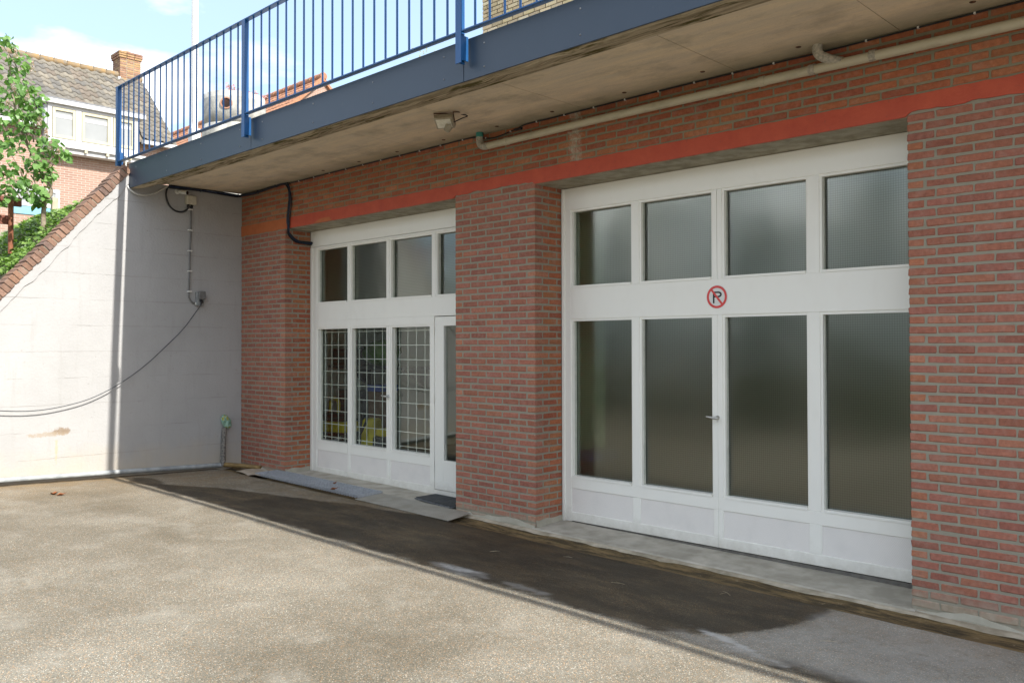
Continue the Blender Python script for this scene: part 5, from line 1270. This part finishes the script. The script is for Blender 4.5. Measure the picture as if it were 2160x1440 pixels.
# roof under-boards
def rp(s_, y, h=0.0):   # point on front roof plane: s_ = 0 at the ridge, 1 at the eaves
    x = XRG + (XEV - XRG) * s_; z = ZRG + (ZEV - ZRG) * s_; nn = Vector((ZRG - ZEV, 0, XEV - XRG)).normalized()
    return Vector((x, y, z)) + nn * h
b = MB(); p = [rp(0, HY0, -.03), rp(1, HY0, -.03), rp(1, HY1, -.03), rp(0, HY1, -.03)]
b.hexa([q - Vector((0, 0, .07)) for q in p] + p)
bx = 2 * XRG - XEV
b.hexa([Vector((XRG, HY0, ZRG - .10)), Vector((XRG, HY1, ZRG - .10)), Vector((bx, HY1, ZEV - .10)), Vector((bx, HY0, ZEV - .10)), Vector((XRG, HY0, ZRG)), Vector((XRG, HY1, ZRG)), Vector((bx, HY1, ZEV)), Vector((bx, HY0, ZEV))])
roof = b.build('roof', H, M['tile_j'])
SLEN = math.hypot(XEV - XRG, ZEV - ZRG); ROWS = 13; TW_ = 0.235
sdir = Vector((XEV - XRG, 0, ZEV - ZRG)).normalized(); rn = Vector((ZRG - ZEV, 0, XEV - XRG)).normalized()
def tile_geo(L_=0.30):
    vs_ = []; n_ = 7
    for j, (l, lift) in enumerate(((0, 0.0), (L_, 0.028), (L_, 0.006))):
        for i in range(n_):
            u = i / (n_ - 1); h = 0.022 * math.sin(2 * math.pi * u) + lift
            sc = 0.035 * (0.5 - 0.5 * math.cos(2 * math.pi * (u + .25))) if j else 0
            vs_.append((u * TW_ * 1.02 - TW_ / 2, -(l - sc), h))
    return vs_, [(j * n_ + i, (j + 1) * n_ + i, (j + 1) * n_ + i + 1, j * n_ + i + 1) for j in range(2) for i in range(n_ - 1)]
bb = MB(); bb.mats = [M['tile']]; bb.add(*tile_geo(), True); tme = bb.mesh('roof_tile', fix=False)
rows_h = SLEN / ROWS
mt0 = Matrix((Vector((0, 1, 0)), -sdir, rn)).transposed().to_4x4()
mt0 = Matrix((Vector((0, 1, 0)), -sdir, rn)).transposed().to_4x4()
jb = MB(); jb.mats = [M['tile_j']]; cntt = 0; rnd = random.Random(5)
PAL_T = [(0.150, 0.138, 0.117), (0.170, 0.154, 0.128), (0.138, 0.128, 0.113), (0.182, 0.164, 0.134), (0.155, 0.130, 0.106), (0.128, 0.122, 0.113)]
def in_dormer(s_, y): return 1.45 < y < 4.0 and s_ > 0.73
for r_ in range(ROWS):
    y = HY1 - 0.02 - TW_ / 2
    while y > HY0:
        s_ = r_ / ROWS
        if not in_dormer(s_ + 0.5 / ROWS, y):
            pos_ = rp(s_, y, 0.012)
            if y > 0.15 and cntt < 300:
                o = link('roof_tile', tme, roof); mm = mt0.copy(); mm.translation = pos_ - origin_of(H); o.matrix_local = mm @ Matrix.Rotation(rnd.uniform(-.025, .025), 4, 'Z'); c = rnd.choice(PAL_T); kk = rnd.uniform(.85, 1.15); o.color = (c[0] * kk, c[1] * kk, c[2] * kk, 1); cntt += 1
            else:
                v_, f_ = tile_geo(); jb.add([mt0.to_3x3() @ Vector(q) + pos_ for q in v_], f_, True)
        y -= TW_
o = jb.build('remaining_tiles', roof, fix=False); o['kind'] = 'stuff'
y = HY1; k = 0
while y > HY0:
    b = MB(); b.tube([(XRG, y, ZRG + 0.02), (XRG, y - 0.33, ZRG + 0.02), (XRG, y - 0.36, ZRG + 0.035)], [0.105, 0.095, 0.115], 10); b.build('ridge_tile', roof, M['ridge']); y -= 0.36
b = MB(); b.box(XEV - 0.02, XEV + 0.10, HY0, 1.5, ZEV - 0.14, ZEV - 0.04); b.box(XEV - 0.02, XEV + 0.10, 4.0, HY1, ZEV - 0.14, ZEV - 0.04); b.build('gutter', roof, M['dormer'])
# chimney
chim = MB(); chim.mats = [M['chim']]; cols = []
rnd = random.Random(15)
CX, CY, CWX, CWY = -26.35, 4.62, 0.56, 0.62
for r_ in range(17):
    z0 = 7.70 + r_ * 0.066; ex = 0.045 if r_ >= 15 else (0.03 if r_ == 14 else 0.0)
    for side in range(4):
        for k in range(3):
            a_ = -0.5 + k / 3; w_ = 1 / 3 - 0.02
            sx, sy = CWX + 2 * ex, CWY + 2 * ex
            if side == 0: bx_ = (CX + sx / 2 - .1, CX + sx / 2, CY + a_ * sy, CY + (a_ + w_) * sy)
            elif side == 1: bx_ = (CX - sx / 2, CX - sx / 2 + .1, CY + a_ * sy, CY + (a_ + w_) * sy)
            elif side == 2: bx_ = (CX + a_ * sx, CX + (a_ + w_) * sx, CY - sy / 2, CY - sy / 2 + .1)
            else: bx_ = (CX + a_ * sx, CX + (a_ + w_) * sx, CY + sy / 2 - .1, CY + sy / 2)
            v_, f_ = chamfer_box(bx_[1] - bx_[0], bx_[3] - bx_[2], 0.054, rnd.randrange(999)); cc = rnd.choice([(0.27, 0.15, 0.095), (0.32, 0.18, 0.11), (0.23, 0.125, 0.08), (0.34, 0.22, 0.11)]); ctr = Vector(((bx_[0] + bx_[1]) / 2, (bx_[2] + bx_[3]) / 2, z0 + .027))
            chim.add([Vector(q) + ctr for q in v_], f_); cols += [(*cc, 1)] * len(v_)
nb_ = len(chim.v); chim.mat(M['mortar']); chim.box(CX - CWX / 2 + .008, CX + CWX / 2 - .008, CY - CWY / 2 + .008, CY + CWY / 2 - .008, 7.3, 8.83); cols += [(.3, .2, .15, 1)] * (len(chim.v) - nb_)
ch = chim.build('chimney', H); ca = ch.data.attributes.new('tone', 'FLOAT_COLOR', 'POINT'); ca.data.foreach_set('color', [c for q in cols for c in q])
b = MB(); b.lathe([(0.12, 0), (0.10, 0.10), (0.08, 0.10)], (CX, CY, 8.82), 12); b.build('chimney_pot', ch, M['terracotta'])
b = MB(); b.box(CX - CWX / 2 - .02, CX + CWX / 2 + .05, CY - CWY / 2 - .06, CY - CWY / 2 - .003, 7.72, 8.02); b.box(CX + CWX / 2 + 0.003, CX + CWX / 2 + .05, CY - CWY / 2 - .06, CY + CWY / 2 + .06, 7.60, 7.86); b.build('flashing', ch, M['lead'])
# verge board
b = MB(); p0 = rp(0.12, HY1 + 0.0, -.02); p1 = rp(0.52, HY1 + 0.0, -.02)
b.hexa([p0 - Vector((0, 0, .05)), p1 - Vector((0, 0, .05)), p1 + Vector((0, .05, -.05)), p0 + Vector((0, .05, -.05)), p0 + rn * .06, p1 + rn * .06, p1 + rn * .06 + Vector((0, .05, 0)), p0 + rn * .06 + Vector((0, .05, 0))]); b.build('verge_flashing', roof, M['lead'])
# dormer
XD = -23.72
b = MB(); b.mat(M['dormer']); b.box(-25.0, XD - 0.06, 1.56, 3.95, 5.20, 6.22); dm = b.build('dormer', H)
b = MB(); b.mat(M['dormer']); b.box(-25.2, XD + 0.10, 1.44, 4.07, 6.24, 6.36); b.mat(M['felt']); b.box(-25.6, XD + 0.11, 1.43, 4.08, 6.362, 6.385); b.build('dormer_roof', dm)
b = MB(); b.box(-24.9, XD - 0.07, 1.545, 1.559, 5.3, 6.2); b.build('cheek', dm, M['dormer_g'])
fr = [(1.60, 3.93, 6.16, 6.235), (1.60, 3.93, 5.22, 5.36), (1.60, 1.70, 5.36, 6.16), (2.28, 2.42, 5.36, 6.16), (3.16, 3.22, 5.36, 6.16), (3.80, 3.93, 5.36, 6.16)]
b = MB()
for (a, c, z0, z1) in fr: b.box(XD - 0.055, XD, a, c, z0, z1)
b.build('dormer_front', dm, M['dormer'], 0.004)
for (a, c) in ((1.71, 2.27), (2.43, 3.15), (3.23, 3.79)):
    b = MB()
    for (p, q, z0, z1) in ((a, a + .07, 5.37, 6.15), (c - .07, c, 5.37, 6.15), (a + .07, c - .07, 5.37, 5.45), (a + .07, c - .07, 6.08, 6.15)): b.box(XD - 0.045, XD + 0.012, p, q, z0, z1)
    w = b.build('window', H, M['cream'], 0.004)
    b = MB(); b.box(XD - 0.035, XD - 0.028, a + .07, c - .07, 5.45, 6.08); b.build('pane', w, M['farpane'])
    b = MB(); b.box(XD - 0.027, XD - 0.02, a + .075, c - .075, 5.90, 5.99); b.build('blind', w, M['dormer'])
b = MB(); b.box(XD - 0.10, XD + 0.16, 1.50, 4.05, 5.12, 5.20); b.box(XD - 0.2, XD + 0.08, 1.50, 4.05, 5.00, 5.115); b.build('dormer_gutter', dm, M['dormer'])
for y in (1.9, 2.45, 3.0, 3.6):
    b = MB(); b.box(XD + 0.0805, XD + 0.15, y, y + 0.07, 5.05, 5.118); b.build('gutter_bracket', dm, M['cream'])
# lower window
b = MB(); b.box(XH - .03, XH + .045, 0.9, 1.97, 3.97, 4.06); b.box(XH - .03, XH + .045, 0.9, 1.97, 3.56, 3.68); b.box(XH - .03, XH + .045, 1.87, 1.97, 3.68, 3.97); b.box(XH - .03, XH + .045, 0.9, 1.0, 3.68, 3.97); w = b.build('window', H, M['dormer'], 0.004)
b = MB(); b.box(XH - .02, XH + .012, 1.0, 1.87, 3.68, 3.97); b.build('pane', w, M['farpane'])
b = MB(); b.box(XH - .02, XH + .03, 0.9, 1.97, 3.35, 3.555); b.build('panel', w, surf('pale blue panel', (0.16, 0.36, 0.46), (0.2, 0.4, 0.5), 5, 0.5, 0))

# ------------------------------------------------------------------ red roofed houses far behind
t = thing('red_roofed_house', (-26, 12, 2.6), 'house with a weathered orange tiled roof seen behind the concrete rings', 'house')
RY_, RZ_, RXL, RXR = 12.0, 9.93, -40.0, -26.9; RUN = 4.0; EZ = RZ_ - RUN * 0.95
b = MB(); b.prism([(RY_ - RUN + .2, 2.6), (RY_ - RUN + .2, EZ), (RY_, RZ_ - .15), (RY_ + RUN - .2, EZ), (RY_ + RUN - .2, 2.6)], 'x', RXL + .1, RXR - .12); b.build('wall', t, M['farbrick'])
b = MB(); n = 17
for r_ in range(n):
    s0, s1 = r_ / n, (r_ + 1.12) / n; row = []; m_ = int((RXR - RXL) / 0.115)
    for (q, dz) in ((s0, 0.0), (s1, 0.035), (s1, -.02)):
        row += [(RXL + (RXR - RXL) * i / m_, RY_ - RUN * q, RZ_ - (RZ_ - EZ) * q + dz + 0.028 * (i % 2) + 0.008 * hsh(i, r_, 1.3)) for i in range(m_ + 1)]
    k_ = m_ + 1
    b.add(row, [(j * k_ + i, j * k_ + i + 1, (j + 1) * k_ + i + 1, (j + 1) * k_ + i) for j in range(2) for i in range(m_)])
b.hexa([Vector((RXL, RY_, RZ_ - .14)), Vector((RXR, RY_, RZ_ - .14)), Vector((RXR, RY_ + RUN, EZ - .14)), Vector((RXL, RY_ + RUN, EZ - .14)), Vector((RXL, RY_, RZ_)), Vector((RXR, RY_, RZ_)), Vector((RXR, RY_ + RUN, EZ)), Vector((RXL, RY_ + RUN, EZ))])
rf = b.build('roof', t, M['redtile'])
x = RXR
while x > RXL + 0.4:
    b = MB(); b.tube([(x, RY_, RZ_ + .03), (x - .37, RY_, RZ_ + .03)], [0.15, 0.125], 8); b.build('ridge_tile', rf, M['redtile']); x -= 0.37
b = MB(); b.hexa([Vector((RXR - .02, RY_, RZ_ - .12)), Vector((RXR + .05, RY_, RZ_ - .12)), Vector((RXR + .05, RY_ - RUN, EZ - .12)), Vector((RXR - .02, RY_ - RUN, EZ - .12)), Vector((RXR - .02, RY_, RZ_ + .08)), Vector((RXR + .05, RY_, RZ_ + .08)), Vector((RXR + .05, RY_ - RUN, EZ + .08)), Vector((RXR - .02, RY_ - RUN, EZ + .08))]); b.build('verge_tiles', rf, M['redtile'])

# flagpole
t = thing('flagpole', (-27.0, 7.07, 2.0), 'tall white flagpole rising beyond the balcony railing', 'flagpole')
b = MB(); b.tube([(-27, 7.065, 6.9), (-27, 7.09, 19)], [0.115, 0.095], 12); b.build('mast', t, M['pole'])
b = MB(); b.box(-27.15, -26.85, 6.92, 7.22, 1.9, 7.12); b.build('base_post', t, M['pole'], 0.01)
b = MB(); b.tube([(-26.87, 6.98, 7.3), (-26.88, 7.0, 18.5)], 0.009, 5); b.build('halyard', t, M['grey_cable'])
# concrete rings
t = thing('concrete_ring_stack', (-13.5, 1.34, 2.0), 'stack of weathered concrete well rings with a round pipe opening', 'concrete rings')
RX, RY = -13.5, 1.345
for i in range(4):
    z0 = 4.215 - 0.52 * (i + 1); b = MB(); rr = 0.515 + (0.012 if i else 0)
    b.lathe([(rr - .08, 0.0), (rr, 0.0), (rr + .004, 0.25), (rr, 0.42), (rr, 0.425), (rr - .012, 0.435), (rr - .012, 0.515), (rr - .08, 0.515), (rr - .08, 0.0)], (RX, RY, z0), 40); b.build('ring', t, M['ring'])
hd = Vector((0.74, -0.67, 0)).normalized(); hc = Vector((RX, RY, 3.99)) + hd * 0.50
b = MB(); b.tube([hc - hd * .05, hc + hd * .035], 0.098, 20, False); b.tube([hc - hd * .05, hc + hd * .035], 0.078, 20, False)
ang_ = [2 * math.pi * k / 20 for k in range(20)]; sx2 = hd.cross(Vector((0, 0, 1)))
b.add([hc + hd * .035 + (sx2 * math.cos(a_) + Vector((0, 0, 1)) * math.sin(a_)) * r_ for r_ in (0.098, 0.078) for a_ in ang_], [(k, (k + 1) % 20, 20 + (k + 1) % 20, 20 + k) for k in range(20)])
sl_ = b.build('pipe_sleeve', t, M['terracotta'])
b = MB(); b.tube([hc - hd * .02, hc + hd * .022], 0.077, 20); b.build('pipe_opening', t, M['hole'])
b = MB(); rnd = random.Random(9); st = MB()
for i in range(22):
    base = Vector((RX + rnd.uniform(-.35, .35), RY + rnd.uniform(-.25, .42), 4.18)); tip = base + Vector((rnd.uniform(-.06, .06), rnd.uniform(-.06, .06), rnd.uniform(.06, .17))); st.tube([base, tip], 0.004, 4)
    for k in range(26):
        p = tip + Vector((rnd.gauss(0, .03), rnd.gauss(0, .03), rnd.gauss(0, .025))); d = Vector((rnd.gauss(0, 1), rnd.gauss(0, 1), rnd.gauss(0, 1))).normalized(); e_ = d.orthogonal().normalized(); s_ = .014
        b.add([p - e_ * s_, p + d * s_, p + e_ * s_, p - d * s_], [(0, 1, 2, 3)])
t = thing('flower_clump', (RX, RY, 4.15), 'clump of small pink flowers growing on top of the concrete rings', 'flowers')
o = b.build('blossoms', t, M['pink'], fix=False); o['kind'] = 'stuff'; st.build('stems', t, M['ivy'])
b = MB(); b.lathe([(0.001, 0), (0.44, 0), (0.44, 0.06), (0.001, 0.08)], (RX, RY, 4.08), 24); b.build('soil', t, M['earth'])

# ------------------------------------------------------------------ trees across the yard (mirrored in the panes)
rnd = random.Random(44); c_ = MB()
for i in range(30):
    x = -24 + i * 0.70 + rnd.uniform(-.2, .2); y = -7.7 + rnd.uniform(-.3, .3); h = 3.1 + 0.9 * hsh(x, 0, 0.7) + rnd.uniform(-.3, .5)
    c_.tube([(x, y, gz(-12, -7)), (x + .1, y, h * .3)], [0.06, 0.03], 6)
    for k in range(520):
        a_ = rnd.uniform(0, 6.28); u = rnd.random(); z = -1.6 + (h + 1.0) * u; r_ = (0.75 * (1 - 0.55 * u ** 3)) * math.sqrt(rnd.random()); p = Vector((x + r_ * math.cos(a_), y + r_ * math.sin(a_), z)); d = Vector((rnd.gauss(0, 1), rnd.gauss(0, 1), rnd.gauss(0, 1))).normalized(); e_ = d.orthogonal().normalized(); s_ = rnd.uniform(.05, .13)
        c_.add([p - e_ * s_ * .6, p + d * s_, p + e_ * s_ * .6, p - d * s_], [(0, 1, 2, 3)])
c_.mats = [M['hedge']]; o = c_.build('hedge', None, fix=False); tag(o, 'tall dark green hedge across the yard, mirrored in the ribbed panes', 'hedge', kind='stuff')
